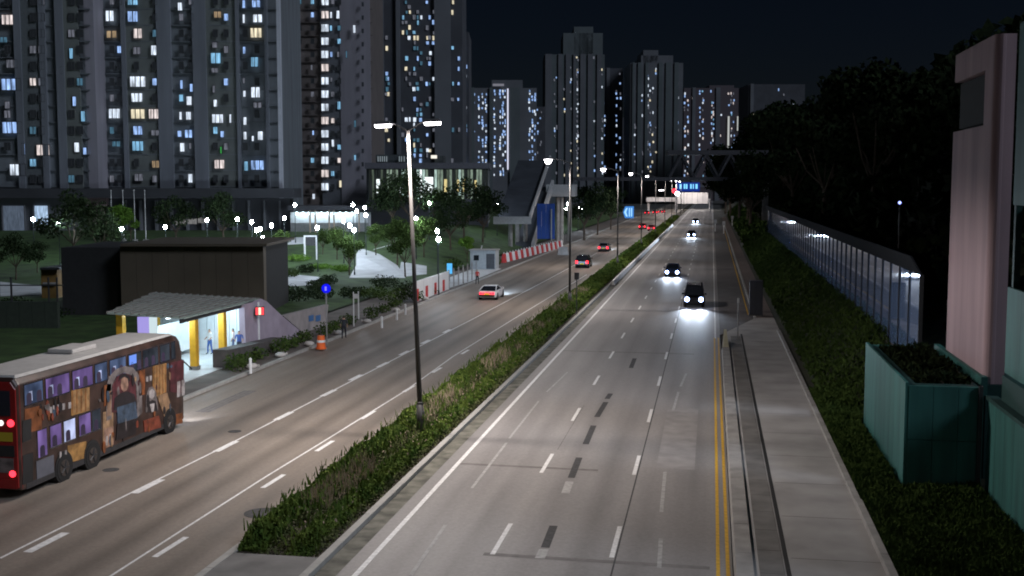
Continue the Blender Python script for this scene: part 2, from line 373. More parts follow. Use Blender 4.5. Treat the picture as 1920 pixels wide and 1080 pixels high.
# shrubs and ground cover
M_shrub = leaf_mat('shrub leaves', (.024,.045,.011), (.05,.082,.02))
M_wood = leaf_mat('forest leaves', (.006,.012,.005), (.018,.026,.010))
def cover(n, xr, yr, size, zmax, ypow=1.0, m=M_shrub, hf=hill_h, clump=1.5, up=.3, narrow=.6):
    u = RNG.random(n); xs = xr[0]+RNG.random(n)*(xr[1]-xr[0]); ys = yr[0]+u**ypow*(yr[1]-yr[0])
    q = .5+.5*np.sin(xs*clump+1.3*np.sin(ys*clump*.7))*np.sin(ys*clump*.9+np.sin(xs*2.1))
    zs = np.array([hf(a, b) for a, b in zip(xs, ys)]) + RNG.random(n)**.7*zmax*(.35+.65*q)
    sz = size*(.7+.6*ys/yr[1]) 
    return leaves(np.stack([xs,ys,zs],1), sz, up=up, narrow=narrow)
A = np.concatenate([cover(60000,(5.25,7.1),(26,62),.17,.34,up=1.6,narrow=.2), cover(26000,(7.1,9.8),(24,43),.17,.34,up=1.6,narrow=.2), cover(36000,(5.6,9.5),(56,210),.34,.55,1.4,up=1.4,narrow=.25), cover(6000,(5.8,9.5),(200,420),.8,2.5)])
A = A[~((A[:,:,0].mean(1)>6.85)&(A[:,:,1].mean(1)>42.6)&(A[:,:,1].mean(1)<54.2))]
A = A[~((A[:,:,0].mean(1)>9.6)&(A[:,:,1].mean(1)<56))]
o = obj('slope_shrubs', quads_mesh('slope_shrubs', A, M_shrub)); o['kind'] = 'stuff'; tag(o, 'dark green shrubs and ground cover on the slope beside the right pavement', 'shrubs')
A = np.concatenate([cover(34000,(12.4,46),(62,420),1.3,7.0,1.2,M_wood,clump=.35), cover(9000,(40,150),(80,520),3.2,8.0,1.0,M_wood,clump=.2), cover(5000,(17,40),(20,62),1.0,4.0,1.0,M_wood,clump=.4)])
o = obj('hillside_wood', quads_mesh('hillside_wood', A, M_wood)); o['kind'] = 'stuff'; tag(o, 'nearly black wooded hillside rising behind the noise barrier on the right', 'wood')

# ---- park lawn, paths, left side
gx = [-33.0-(i/40)**1.3*230 for i in range(41)]; gy = [20+j*6.0 for j in range(70)]
mb = MB(); mb.v = [(x, y, park_h(x, y)) for y in gy for x in gx]
mb.f = [(j*41+i, j*41+i+1, (j+1)*41+i+1, (j+1)*41+i) for j in range(69) for i in range(40)]
struct(mb.build('park_lawn', M_grassg, smooth=True))
M_path = mat('park path', (.48,.49,.50), .8, var=.18, scale=.5)
def path(name, pts, lift=.03):
    P = [pT(x, y) for x, y in pts]; mb = MB()
    mb.v = [(p.x, p.y, p.z+lift+.02) for p in P]; mb.f = [tuple(range(len(P)))]
    mb.v += [(p.x, p.y, p.z-.3) for p in P]; n = len(P)
    mb.f += [(i,(i+1)%n,n+(i+1)%n,n+i) for i in range(n)]
    return struct(mb.build(name, M_path))
path('park_path', [(655,522),(760,522),(745,500),(712,478),(676,466),(668,478),(668,500)])
path('park_path', [(740,522),(800,514),(800,500),(752,494),(750,506)], .05)
path('park_path', [(505,540),(585,535),(600,520),(545,515),(520,520)])
path('park_path', [(500,462),(590,456),(590,446),(500,448)], .02)
path('park_path', [(0,556),(118,553),(118,540),(40,534),(0,530)])
path('park_path', [(700,470),(900,480),(905,462),(760,452)], .04)
path('park_path', [(820,548),(880,530),(940,505),(900,500),(845,520)], .02)
# ================================================================= STREET LAMPS
E_head = emit('street lamp lens', (1.0,.95,1.0), 14)
M_pole = mat('lamp pole grey', (.05,.047,.045), .55, metal=.0, var=.15, scale=3)
def street_lamp(y, label, left=2.1, right=0.0, lean=0.0, energy=7000, x=-12.45, h=13.1, headlen=.75):
    t = thing('street_lamp', label, 'street lamp', (x, y, .1), 0, 'street lamps along the median')
    t.rotation_euler = (0, lean, 0)
    MB().tube((0,0,0),(0,0,1.4), .17,.15, n=12).tube((0,0,1.4),(0,0,1.5), .16,.115, n=12).tube((0,0,1.5),(0,0,h), .115,.06, n=12).build('pole', M_pole, t, smooth=True)
    MB().box(-.25,.25,-.25,.25,0,.05).build('base_plate', M_dsteel, t)
    MB().box(.1,.175,-.09,.09,.5,1.05).build('service_door', M_dsteel, t)
    for s, L in ((-1, left), (1, right)):
        if L <= 0: continue
        MB().tube((0,0,h-.1),(s*L*.5,0,h+.22), .045,.04).tube((s*L*.5,0,h+.22),(s*(L-.2),0,h+.3), .04,.035).build('arm', M_steel, t)
        hd = MB().hexa([(s*L-headlen/2,-.16,h+.22),(s*L+headlen/2,-.16,h+.22),(s*L+headlen/2,.16,h+.22),(s*L-headlen/2,.16,h+.22)],
                  [(s*L-headlen/2+.08,-.1,h+.37),(s*L+headlen/2-.08,-.1,h+.37),(s*L+headlen/2-.08,.1,h+.37),(s*L-headlen/2+.08,.1,h+.37)]).build('lamp_head', M_steel, t)
        MB().hexa([(s*L-headlen*.42,-.13,h+.10),(s*L+headlen*.42,-.13,h+.10),(s*L+headlen*.42,.13,h+.10),(s*L-headlen*.42,.13,h+.10)],
                  [(s*L-headlen*.46,-.15,h+.218),(s*L+headlen*.46,-.15,h+.218),(s*L+headlen*.46,.15,h+.218),(s*L-headlen*.46,.15,h+.218)]).build('lens', E_head, hd)
        if right == 0: MB().ball((s*L,0,h+.05),.30,12,8,.8).build('bowl', E_head, hd)
        lamp_light('lamp_light', t, (s*L, 0, h-.02 if right else h-.25), 'SPOT', energy*(1 if right == 0 else .62), STREET, .2, rad(168), .25)
    return t
street_lamp(-5, 'tall double street lamp standing beside the camera, outside the picture', 1.1, 1.1, energy=3600)
street_lamp(48.3, 'tall double-headed street lamp rising from the near end of the median hedge', 1.1, 1.1, rad(-2.1), h=13.4, energy=9800)
LL = ['second','third','fourth','fifth','sixth','seventh','eighth','ninth','tenth']
for i in range(9):
    street_lamp(102+53*i, energy=6400, label=f'grey street lamp with one lit arm to the left, {LL[i]} lamp along the median', left=2.0)

# sign post by lamp 2
p = pg(1081, 592); t = thing('sign_post', 'thin dark post in the hedge just right of the second street lamp', 'post', (p.x,p.y,.1))
MB().tube((0,0,0),(0,0,3.6),.045).build('pole', M_dsteel, t); MB().box(-.2,.2,-.03,.03,3.0,3.6).build('sign_plate', M_dsteel, t)

# ================================================================= MEDIAN HEDGE
HD = thing('median_hedge', 'long leafy green hedge with dry stalks running down the median', 'hedge', (-12.55, 34, .1))
def hedge_pts(n, y0, y1, x0, x1, h0, h1, pw=1.0):
    ys = y0+RNG.random(n)**pw*(y1-y0); xs = x0+RNG.random(n)*(x1-x0)
    q = .5+.25*np.sin(ys*1.7+xs*2)+.25*np.sin(ys*.63+1.1*np.sin(xs*3))
    edge = 1-np.abs((xs-(x0+x1)/2)/((x1-x0)/2))**4*.5
    zs = h0+RNG.random(n)**.6*(h1-h0)*(.55+.45*q)*edge
    start = np.clip((ys-y0)/1.2+.25, 0, 1) if y0 < 35 else 1
    return np.stack([xs,ys,zs*start],1)-np.array([-12.55,34,.1])
M_hl = leaf_mat('hedge leaves', (.045,.085,.018), (.125,.17,.036))
M_hl2 = leaf_mat('hedge low leaves', (.07,.085,.035), (.13,.14,.06))
M_dry = mat('dry stalks', (.34,.26,.19), .9, var=.3)
A = np.concatenate([leaves(hedge_pts(46000,31.7,75,-13.9,-13.0,.1,.92),.14,up=.6), leaves(hedge_pts(33000,31.5,75,-12.35,-11.5,.1,.62),.14,up=.6),
    leaves(hedge_pts(26000,75,150,-13.9,-11.5,.1,.9),.24,up=.6), leaves(hedge_pts(14000,150,420,-13.9,-11.5,.1,.9),.55,up=.6)])
o = obj('foliage', quads_mesh('foliage', A, M_hl), HD); o['kind'] = 'stuff'
o = obj('low_foliage', quads_mesh('low_foliage', leaves(hedge_pts(26000,31.4,80,-13.4,-11.3,.05,.5),.12,up=.6), M_hl2), HD); o['kind'] = 'stuff'
n = 3000; C = hedge_pts(n,35,115,-13.25,-12.0,.45,.9,1.2)
C = C[(np.sin(C[:,1]*.42)+np.sin(C[:,1]*1.3+C[:,0]*4)*.7) > .1]; n = len(C)
dv = RNG.normal(size=(n,3))*.06; dv[:,2] = .22+.12*RNG.random(n); w = np.array([.012,0,0])
A = np.stack([C-w, C+w, C+w*.5+dv, C-w*.5+dv],1); o = obj('dry_stalks', quads_mesh('dry_stalks', A, M_dry), HD); o['kind'] = 'stuff'
n = 2600; C = hedge_pts(n,31.8,110,-13.95,-11.4,.5,1.0,1.3); dv = RNG.normal(size=(n,3))*.07; dv[:,2] = .16+.2*RNG.random(n); w = RNG.normal(size=(n,3))*.022; w[:,2] = 0
o = obj('shoots', quads_mesh('shoots', np.stack([C-w, C+w, C+w*.3+dv, C-w*.3+dv],1), M_hl), HD); o['kind'] = 'stuff'
n = 1400; C = hedge_pts(n,32,100,-13.7,-11.5,.35,.85,1.2)
o = obj('tan_leaves', quads_mesh('tan_leaves', leaves(C,.12,up=1.2,narrow=.35), M_dry), HD); o['kind'] = 'stuff'
# low white barrier along the far median
MBR = thing('median_barrier', 'low white barrier gleaming along the far stretch of the median', 'barrier', (-10.75,128,0))
for k in range(66):
    MB().hexa([(-.18,k*3,0),(.18,k*3,0),(.18,k*3+2.9,0),(-.18,k*3+2.9,0)],[(-.1,k*3,.55),(.1,k*3,.55),(.1,k*3+2.9,.55),(-.1,k*3+2.9,.55)]).build('block', M_wpaint, MBR)
# ================================================================= VEHICLES
M_tyre = mat('tyre', (.012,.012,.013), .85, var=.2); M_rim = mat('wheel rim', (.35,.35,.36), .35, metal=.8, var=.1)
M_glassd = glass('dark vehicle glass', (.012,.014,.018), .05)
E_head2 = emit('headlight', (.42,.58,1.0), 16); E_tail = emit('tail light', (1.0,.03,.05), 3.6); E_taild = emit('dim tail light', (1.0,.03,.04), 1.2)
E_plate = emit('lit number plate', (.75,.62,.05), .7)
M_plate = mat('plate white', (.65,.65,.62), .5, var=.05)
M_brim = mat('bus wheel rim', (.05,.04,.035), .6, var=.2)
def wheel(parent, x, y, r, w, side, rm=None):
    t = MB().tube((x-w/2,y,r),(x+w/2,y,r), r, n=20).build('wheel', M_tyre, parent)
    e = x+side*(w/2)
    MB().tube((e-.02*side,y,r),(e+.012*side,y,r), r*.62, n=16).build('rim', rm or M_rim, t)
    for k in range(5):
        a = k*2*math.pi/5; MB().tube((e+.016*side,y,r),(e+.016*side,y+math.cos(a)*r*.55,r+math.sin(a)*r*.55), .03, n=5).build('spoke', M_dsteel, t)
CARS = {  # L, W, H, hood z, belt z, cab (y rear bottom, rear top, front top, front bottom)
 'sedan': (4.7,1.82,1.45,.86,.98,(-1.95,-1.15,.30,1.15)), 'hatch': (4.1,1.75,1.52,.92,1.0,(-1.98,-1.65,.30,1.05)),
 'taxi': (4.7,1.75,1.52,.88,1.0,(-1.75,-1.25,.35,1.1)), 'suv': (4.7,1.88,1.72,1.02,1.12,(-2.28,-1.95,.35,1.15)), 'van': (4.8,1.85,1.98,1.05,1.15,(-2.36,-2.25,1.25,1.95)),
 'coupe': (4.6,1.85,1.32,.82,.92,(-2.05,-.75,.10,.95))}
def car(kind, label, px, py, paint, away, lights=0, bar=False, group=None, plate=True):
    L, W, H, hz, bz, cb = CARS[kind]; p = pg(px, py)
    t = thing('car', label, 'car', (p.x, p.y + (L/2 if away else L/2), 0), 0 if away else math.pi, group)
    h = L/2; w = W/2
    def ring(y, s, zl, zt, taper=.9):
        return [(-w*s*.93,y,zl),(-w*s,y,zl+.2),(-w*s,y,(zl+zt)/2+.1),(-w*s*taper,y,zt),(w*s*taper,y,zt),(w*s,y,(zl+zt)/2+.1),(w*s,y,zl+.2),(w*s*.93,y,zl)]
    MB().loft([ring(-h,.82,.36,bz-.16),ring(-h+.1,.93,.26,bz-.05),ring(-h+.7,1,.2,bz),ring(cb[0]+.6,1,.2,bz),ring(cb[3]-.4,1,.2,bz),ring(cb[3]+.15,.99,.2,hz+.06),ring(h-.55,.95,.2,hz-.06),ring(h-.12,.88,.24,hz-.18),ring(h,.76,.34,hz-.3)]).build('body', paint, t, bevel=.03)
    for sx in (-1, 1):
        for y in (-h+.82, h-.85):
            MB().tube((sx*(w-.26),y,.33),(sx*(w+.004),y,.33), .37, n=18).build('wheel_arch', M_black, t)
            wheel(t, sx*(w-.1), y, .32, .21, sx)
    lo = [(-w*.9,cb[0],bz-.02),(w*.9,cb[0],bz-.02),(w*.9,cb[3],bz-.02),(-w*.9,cb[3],bz-.02)]
    hi = [(-w*.70,cb[1],H-.04),(w*.70,cb[1],H-.04),(w*.70,cb[2],H-.04),(-w*.70,cb[2],H-.04)]
    MB().hexa(lo, hi).build('windows', M_glassd, t)
    MB().hexa([(-w*.73,cb[1]-.08,H-.05),(w*.73,cb[1]-.08,H-.05),(w*.73,cb[2]+.08,H-.05),(-w*.73,cb[2]+.08,H-.05)],
              [(-w*.64,cb[1]+.05,H),(w*.64,cb[1]+.05,H),(w*.64,cb[2]-.08,H),(-w*.64,cb[2]-.08,H)]).build('roof', paint, t, bevel=.02)
    for sx in (-1, 1):
        for a, b in ((lo[0], hi[0]), (lo[3], hi[3])):
            MB().tube((sx*abs(a[0])*1.0,a[1],a[2]),(sx*abs(b[0])*1.02,b[1],b[2]+.01), .045, n=6).build('pillar', paint, t)
        ym = (cb[1]+cb[2])/2-.1; MB().tube((sx*w*.905,ym,bz-.02),(sx*w*.71,ym,H-.03), .04, n=6).build('pillar', M_black, t)
        MB().hexa([(sx*w-.02,cb[3]-.35,bz),(sx*w+.2*sx,cb[3]-.35,bz),(sx*w+.2*sx,cb[3]-.2,bz),(sx*w-.02,cb[3]-.2,bz)],
                  [(sx*w-.02,cb[3]-.35,bz+.14),(sx*w+.18*sx,cb[3]-.35,bz+.14),(sx*w+.18*sx,cb[3]-.24,bz+.14),(sx*w-.02,cb[3]-.24,bz+.14)]).build('mirror', paint, t)
        MB().tube((sx*w*.68,h-.16,hz-.30),(sx*w*.68,h+.03,hz-.30),.16 if away else .21,n=14).build('headlight', E_head2 if not away else M_glassd, t)
        if not bar: MB().box(sx*w*.76-.17, sx*w*.76+.15, -h+.0-.03, -h+.12, bz-.48, bz-.10).build('tail_light', E_tail if away else M_red, t)
        for y in (.0, -.85 if kind != 'coupe' else -.5): MB().box(sx*w-.012, sx*w+.02, y-.1, y+.1, bz-.16, bz-.13).build('door_handle', M_dsteel, t)
    if bar:
        for k in range(5): MB().box(-.74+k*.30,-.46+k*.30,-h-.02,-h+.1,bz-.36,bz-.14).build('tail_light', E_tail, t)
    MB().box(-w*.8,w*.8,-h-.03,-h+.1,.36,.52).build('rear_bumper', M_black, t)
    MB().box(-w*.55,w*.55,h-.12,h+.015,.36,.52).build('grille', M_black, t)
    MB().box(-.26,.26,-h-.045,-h-.02,.54,.66).build('number_plate', E_plate if (away and plate) else M_plate, t)
    if lights:
        for sx in (-1, 1):
            lamp_light('headlight_beam', t, (sx*w*.66, h+.1, hz-.28), 'SPOT', lights, (.50,.72,1.0) if away else (.70,.82,1.0), .06, rad(44 if away else 50), 1.0, (rad(90-(3.6 if away else 4.6)), 0, 0))
    return t
P_white = mat('car paint white', (.6,.6,.62), .3, var=.03); P_dark = mat('car paint black', (.012,.012,.014), .25, var=.05); P_blue = mat('car paint navy', (.02,.03,.06), .25, var=.05)
P_grey = mat('car paint grey', (.12,.12,.13), .3, var=.05); P_taxi = mat('car paint red', (.42,.02,.02), .3, var=.05)
GA, GB = 'cars driving away on the left carriageway', 'cars coming towards the camera on the right carriageway'
car('coupe', 'white low car with a full-width red light bar and yellow lit plate', 913, 563, P_white, True, 9000, bar=True, group=GA)
car('suv', 'dark car with two upright red tail lights, nearest the second street lamp', 1091, 503, P_dark, True, 4000, group=GA)
car('sedan', 'dark car just left of the third street lamp, bright beams ahead of it', 1131, 472, P_grey, True, 12000, group=GA)
car('taxi', 'small red car left of the fourth street lamp, the left one of a pair', 1204, 430, P_taxi, True, group=GA, plate=False)
car('taxi', 'small red car right of the fourth street lamp, the right one of a pair', 1221, 433, P_taxi, True, group=GA, plate=False)
for x, y, nm in ((1213,402,'leftmost'),(1228,401,'second from left'),(1238,400,'third from left'),(1243,399.5,'rightmost')): car('sedan', f'far dark car with red tail lights before the overpass, {nm} of four', x, y, P_dark, True, group=GA, plate=False)
car('van', 'black people carrier with bright headlights, nearest oncoming car', 1301, 577, P_dark, False, 2200, group=GB)
car('sedan', 'dark blue oncoming car with round bright headlights in the middle lane', 1260, 519, P_blue, False, 1800, group=GB)
car('sedan', 'small far oncoming car with two bright headlights and streaks below', 1296, 445, P_dark, False, 2500, group=GB)
car('sedan', 'farthest oncoming car, two tiny bluish headlights', 1304, 419, P_dark, False, 2500, group=GB)

# ---- double-decker bus
BX, BY0, BY1, BH, BW = -23.8, 36.0, 48.85, 4.38, 2.5
P_wrap = mat('bus wrap dark brown', (.040,.022,.018), .35, var=.6, scale=1.6); P_busred = mat('bus red', (.20,.012,.012), .3, var=.08)
P_roof = mat('bus roof grey', (.40,.39,.38), .45, var=.1); P_skirt = mat('bus skirt grey', (.11,.115,.14), .4, var=.15)
bus = thing('double_decker_bus', 'double-decker bus in a dark brown advertising wrap at the bus stop', 'bus', (BX-BW/2, BY0, 0))
bl = Vector((BX-BW/2, BY0, 0)); hw = BW/2; Lb = BY1-BY0
def ringb(y, s, zt, zb=.32): return [(-hw*s,y,zb),(-hw*s,y,zt-.25),(-hw*s+.18,y,zt),(hw*s-.18,y,zt),(hw*s,y,zt-.25),(hw*s,y,zb)]
MB().loft([ringb(.0,.97,BH-.12,.45), ringb(.12,1,BH-.03), ringb(Lb-.9,1,BH-.03), ringb(Lb-.35,.985,BH-.16), ringb(Lb-.08,.96,BH-.75), ringb(Lb+.0,.95,2.0,.36)]).build('body', P_wrap, bus, bevel=.04)
MB().hexa([(-hw+.1,.1,BH-.06),(hw-.1,.1,BH-.06),(hw-.1,Lb-.8,BH-.06),(-hw+.1,Lb-.8,BH-.06)],[(-hw+.2,.2,BH+.03),(hw-.2,.2,BH+.03),(hw-.2,Lb-1.0,BH+.03),(-hw+.2,Lb-1.0,BH+.03)]).build('roof', P_roof, bus)
MB().box(-.8,.3,5.2,7.0,BH+.03,BH+.22).build('air_conditioner', P_roof, bus, bevel=.05)
MB().loft([ringb(-.03,.955,BH-.2,.45), ringb(.16,1.006,BH-.05,.4)]).build('rear_panel', P_busred, bus)
def side(name, pts, m, lift=.012, parent=bus, thick=.01):
    P = [pX(x, y, BX) for x, y in pts]; P = [Vector((hw+lift, p.y-BY0, p.z)) for p in P]
    return MB().prism(P, (-thick-.03,0,0)).build(name, m, parent)
def sb(x, y): return (x*.389, 540+y*.389)
def sq(name, x0, y0, x1, y1, h0, h1, m, lift=.012):   # top edge from (x0,y0) to (x1,y1), heights h0/h1, zoomed photo units
    return side(name, [sb(x0,y0), sb(x1,y1), sb(x1,y1+h1), sb(x0,y0+h0)], m, lift)
M_bglass = glass('bus glass', (.02,.02,.03), .06)
E_bus = [emit('bus interior violet', (.17,.11,.30), .8, curtain=.7), emit('bus interior blue', (.10,.14,.26), .7, curtain=.8), emit('bus interior light', (.45,.50,.75), 1.0, curtain=.7), emit('bus interior dim', (.06,.07,.09), .6, curtain=.6), emit('bus screen', (.18,.33,.95), 1.0)]
zt, zb, zt2, zb2 = 4.06, 3.25, 2.27, 1.40
def wside(y0, y1, z0, z1, k, seat=True):
    f = MB().box(hw-.05,hw+.010,y0,y1,z0,z1).build('window', M_bglass, bus)
    MB().box(hw-.02,hw+.014,y0+.05,y1-.05,z0+.05,z1-.05).build('pane', E_bus[k], f)
    c = y0+.3
    while c < y1-.2:      # seat backs seen against the lit interior
        MB().prism([(hw+.018,c-.16,z0+.055),(hw+.018,c+.16,z0+.055),(hw+.018,c+.15,z0+.38),(hw+.018,c+.08,z0+.46),(hw+.018,c-.08,z0+.46),(hw+.018,c-.15,z0+.38)],(-.01,0,0)).build('seat_back', mat('seat silhouette',(.03,.02,.05),.7), f); c += .62
    return f
for y0, y1, k in ((36.4,37.6,1),(37.72,39.35,0),(39.5,41.0,0),(41.12,42.1,1),(42.25,43.6,1),(43.75,44.9,3),(45.0,46.4,3),(46.55,47.5,3),(47.6,48.05,3)):
    f = wside(y0-BY0, y1-BY0, zb, zt, k)
    if k in (0,1): MB().box(hw-.02,hw+.017,y0-BY0+.3,y0-BY0+.5,zb+.15,zb+.5).build('lamp_glint', E_bus[2], f)
MB().box(hw-.02,hw+.018,43.85-BY0,44.45-BY0,zb+.35,zt-.08).build('screen', E_bus[4], bus)
for y0, y1, k in ((37.1,37.75,0),(37.9,38.7,0),(38.8,39.65,2),(39.85,40.75,0),(40.8,41.5,3)): wside(y0-BY0, y1-BY0, zb2 if y0 > 37.5 else 1.2, zt2, k)
# printed wrap: patches of gold, orange, grey and blue
for nm, c in (('gold',(.50,.27,.09)),('rust',(.28,.09,.03)),('grey',(.22,.19,.19)),('tan',(.42,.26,.15)),('blue',(.07,.11,.17)),('flesh',(.45,.27,.20)),('pale',(.5,.46,.46)),('soot',(.025,.02,.025)),('wine',(.12,.03,.04)),('brick',(.30,.07,.04))):
    mat('print '+nm, dark(c,.6), .35, var=.55, scale=3.5)
pr = lambda k: MATS['print '+k]
def sell(cx, cy, rx, ry, m, lift, sk=-.25, n=18):
    return side('printed_figure', [sb(cx+rx*math.cos(a), cy+ry*math.sin(a)+sk*rx*math.cos(a)) for a in [2*math.pi*i/n for i in range(n)]], pr(m), lift)
sq('printed_patch',343,495,430,478,122,112,pr('gold')); sq('printed_patch',118,585,200,565,120,115,pr('rust'))
sq('printed_patch',325,760,415,738,85,80,pr('gold')); sq('printed_patch',495,600,545,585,165,165,pr('tan'))
side('printed_figure',[sb(512,640),sb(508,500),sb(522,430),sb(556,392),sb(600,376),sb(640,384),sb(668,420),sb(682,490),sb(684,600),sb(660,625),sb(655,470),sb(630,420),sb(596,408),sb(560,424),sb(538,470),sb(536,630)],pr('grey'),.020)
side('printed_figure',[sb(538,600),sb(540,470),sb(562,426),sb(596,410),sb(628,422),sb(652,470),sb(658,590)],pr('wine'),.022)
side('printed_figure',[sb(578,470),sb(583,438),sb(597,426),sb(612,434),sb(616,468),sb(608,492),sb(594,500),sb(584,490)],pr('flesh'),.030)
side('printed_figure',[sb(568,450),sb(576,420),sb(598,412),sb(620,424),sb(626,450),sb(616,440),sb(598,428),sb(582,436)],pr('soot'),.032)
side('printed_figure',[sb(545,590),sb(550,530),sb(580,505),sb(612,498),sb(645,512),sb(658,560),sb(656,582)],pr('soot'),.028)
for i in range(7): sq('printed_stripe', 514+i*3, 500-i, 516+i*3, 499.5-i, 120, 120, pr('tan' if i%2 else 'flesh'), .024)
side('printed_figure',[sb(560,575),sb(650,548),sb(660,625),sb(565,655)],pr('blue'),.032)
side('printed_figure',[sb(562,655),sb(660,627),sb(652,705),sb(556,735)],pr('soot'),.032)
sq('printed_patch',668,400,697,393,120,120,pr('rust'),.02); sq('printed_patch',500,470,533,460,100,100,pr('rust'),.02)
sq('printed_patch',735,378,800,362,150,140,pr('gold'),.02); side('printed_patch',[sb(755,520),sb(805,505),sb(832,605),sb(790,620)],pr('tan'),.02)
side('printed_figure',[sb(700,600),sb(703,520),sb(716,480),sb(733,474),sb(750,500),sb(760,590)],pr('grey'),.026)
side('printed_figure',[sb(716,525),sb(718,496),sb(730,486),sb(742,496),sb(742,520),sb(730,536)],pr('pale'),.030); side('printed_figure',[sb(708,600),sb(714,548),sb(730,540),sb(748,545),sb(758,592)],pr('soot'),.031)
side('printed_figure',[sb(690,640),sb(765,615),sb(775,672),sb(695,695)],pr('brick'),.026)
side('printed_figure',[sb(718,560),sb(742,555),sb(738,595),sb(728,600)],pr('pale'),.034)
sq('printed_patch',818,360,885,345,140,165,pr('wine'),.02); sq('printed_patch',500,680,545,665,95,90,pr('flesh'),.022)
sq('printed_patch',840,612,878,602,50,48,pr('rust'),.02)
for x, y in ((236,575),(253,567),(275,562),(298,558),(328,552)): sq('printed_letter', x, y, x+13, y-3, 30, 30, pr('pale'), .02)
for x, y in ((703,428),(719,424)): sq('printed_letter', x, y, x+11, y-2, 24, 24, pr('pale'), .02)
for x, y in ((852,452),(873,445)): sq('printed_letter', x, y, x+15, y-4, 75, 75, pr('pale'), .024)
for x, y in ((508,715),(525,705),(285,790),(310,785)): sq('printed_letter', x, y, x+9, y-3, 45, 45, pr('pale'), .026)
MB().box(hw-.05,hw+.016,1.0,2.1,.50,1.15).build('skirt_panel', P_skirt, bus)
_r = random.Random(5)
for i in range(12): sq('printed_stripe', 346+i*7, 497-i*1.4, 349.5+i*7, 496.3-i*1.4, 108, 108, pr('tan' if i%3 else 'rust'), .016)
for i in range(9): sq('printed_stripe', 738+i*7, 380-i*1.7, 741+i*7, 379.3-i*1.7, 138, 138, pr('tan' if i%2 else 'rust'), .024)
for i in range(60):
    y = _r.uniform(1.2, 11.6); z = _r.choice([_r.uniform(2.45,3.1), _r.uniform(.6,1.2) if y > 5.2 else _r.uniform(2.45,3.1), _r.uniform(.7,3.0) if y > 6 else _r.uniform(2.5,3.0)])
    if 2.9 < y < 4.9 and z > 2.3: continue
    a, b = _r.uniform(.04,.13), _r.uniform(.06,.3); k = 8
    MB().prism([(hw+.018+i*.0004, y+a*math.cos(2*math.pi*q/k), z+b*math.sin(2*math.pi*q/k)) for q in range(k)], (-.03,0,0)).build('printed_spot', pr(_r.choice(['rust','wine','soot','soot','grey','blue','tan','brick'])), bus)
sq('engine_grille',108,808,158,792,140,140,M_black,.014); sq('engine_grille',108,640,150,628,105,100,M_black,.014)
MB().box(hw-.1,hw+.012,.35,Lb-.5,.30,.52).build('skirt', M_dsteel, bus)
for y in (38.75, 40.75, 47.3):
    MB().tube((hw-.4,y-BY0,.52),(hw+.025,y-BY0,.52),.60,n=24).build('wheel_arch', M_black, bus)
    wheel(bus, hw-.13, y-BY0, .5, .34, 1, M_brim); wheel(bus, -hw+.13, y-BY0, .5, .34, -1)
# rear: lights, display, grille
for x in (-1.0, 1.0):
    MB().tube((x,-.06,2.75),(x,.02,2.75),.13,n=14).build('tail_light', E_tail, bus); MB().tube((x,-.06,.95),(x,.02,.95),.12,n=14).build('tail_light', E_tail, bus)
MB().tube((.62,-.07,2.75),(.62,.02,2.75),.10,n=12).build('white_light', emit('white indicator',(1,1,1),1.6), bus)
MB().box(.45,1.05,-.055,.02,2.1,2.42).build('route_display', emit('route display dim',(.30,.24,.03),.18), bus)
MB().box(-1.0,1.0,-.05,.02,3.0,3.9).build('rear_window', M_bglass, bus); MB().box(-1.0,1.05,-.05,.02,.98,1.5).build('rear_advert', pr('grey'), bus)
MB().box(-1.1,1.1,-.05,.02,1.55,1.95).build('rear_grille', M_black, bus); MB().box(-1.15,1.15,-.06,.04,.42,.75).build('rear_bumper', P_busred, bus)
# windscreen
MB().hexa([(-hw*.9,Lb-.02,1.0),(hw*.9,Lb-.02,1.0),(hw*.9,Lb+.02,1.0),(-hw*.9,Lb+.02,1.0)],[(-hw*.9,Lb-.06,2.0),(hw*.9,Lb-.06,2.0),(hw*.9,Lb+.02,2.0),(-hw*.9,Lb+.02,2.0)]).build('windscreen', M_bglass, bus)
for x in (-.9,.9): MB().box(x-.15,x+.15,Lb-.03,Lb+.04,.6,.8).build('headlight', E_head2, bus); lamp_light('headlight_beam', bus, (x,Lb+.1,.7),'SPOT',600,(.85,.9,1),.06,rad(70),.9,(rad(80),0,0))
MB().tube((hw-.05,Lb-.1,3.1),(hw+.25,Lb+.3,2.6),.03).build('mirror_arm', M_black, bus)
# ================================================================= BUS SHELTER
M_yel = mat('yellow column paint', (.55,.30,.02), .5, var=.12); M_roofg = mat('greenish roof sheet', (.26,.32,.29), .55, var=.15, scale=1.2)
SH = thing('bus_shelter', 'lit bus shelter with greenish sheet roof and yellow columns behind the bus', 'bus shelter', (-33, 60, .12))
o0 = Vector((-33, 60, .12))
def W(v): return tuple(Vector(v)-o0)
sx0, sx1, sy0, sy1, sz = -38.2, -29.6, 61.0, 72.0, 3.45
xl = lambda y: -34.4-(y-sy0)/(sy1-sy0)*2.8           # the back edge of the roof runs askew
zr = lambda x: sz+.35*(sx1-x)/(sx1-sx0)
for k in range(6):             # roof sheets
    y0 = sy0+k*1.84; y1 = y0+1.79; a, b = xl(y0), xl(y1)
    MB().hexa([W((a,y0,zr(a))),W((sx1,y0,sz)),W((sx1,y1,sz)),W((b,y1,zr(b)))],[W((a,y0,zr(a)+.07)),W((sx1,y0,sz+.07)),W((sx1,y1,sz+.12)),W((b,y1,zr(b)+.12))]).build('roof_sheet', M_roofg, SH)
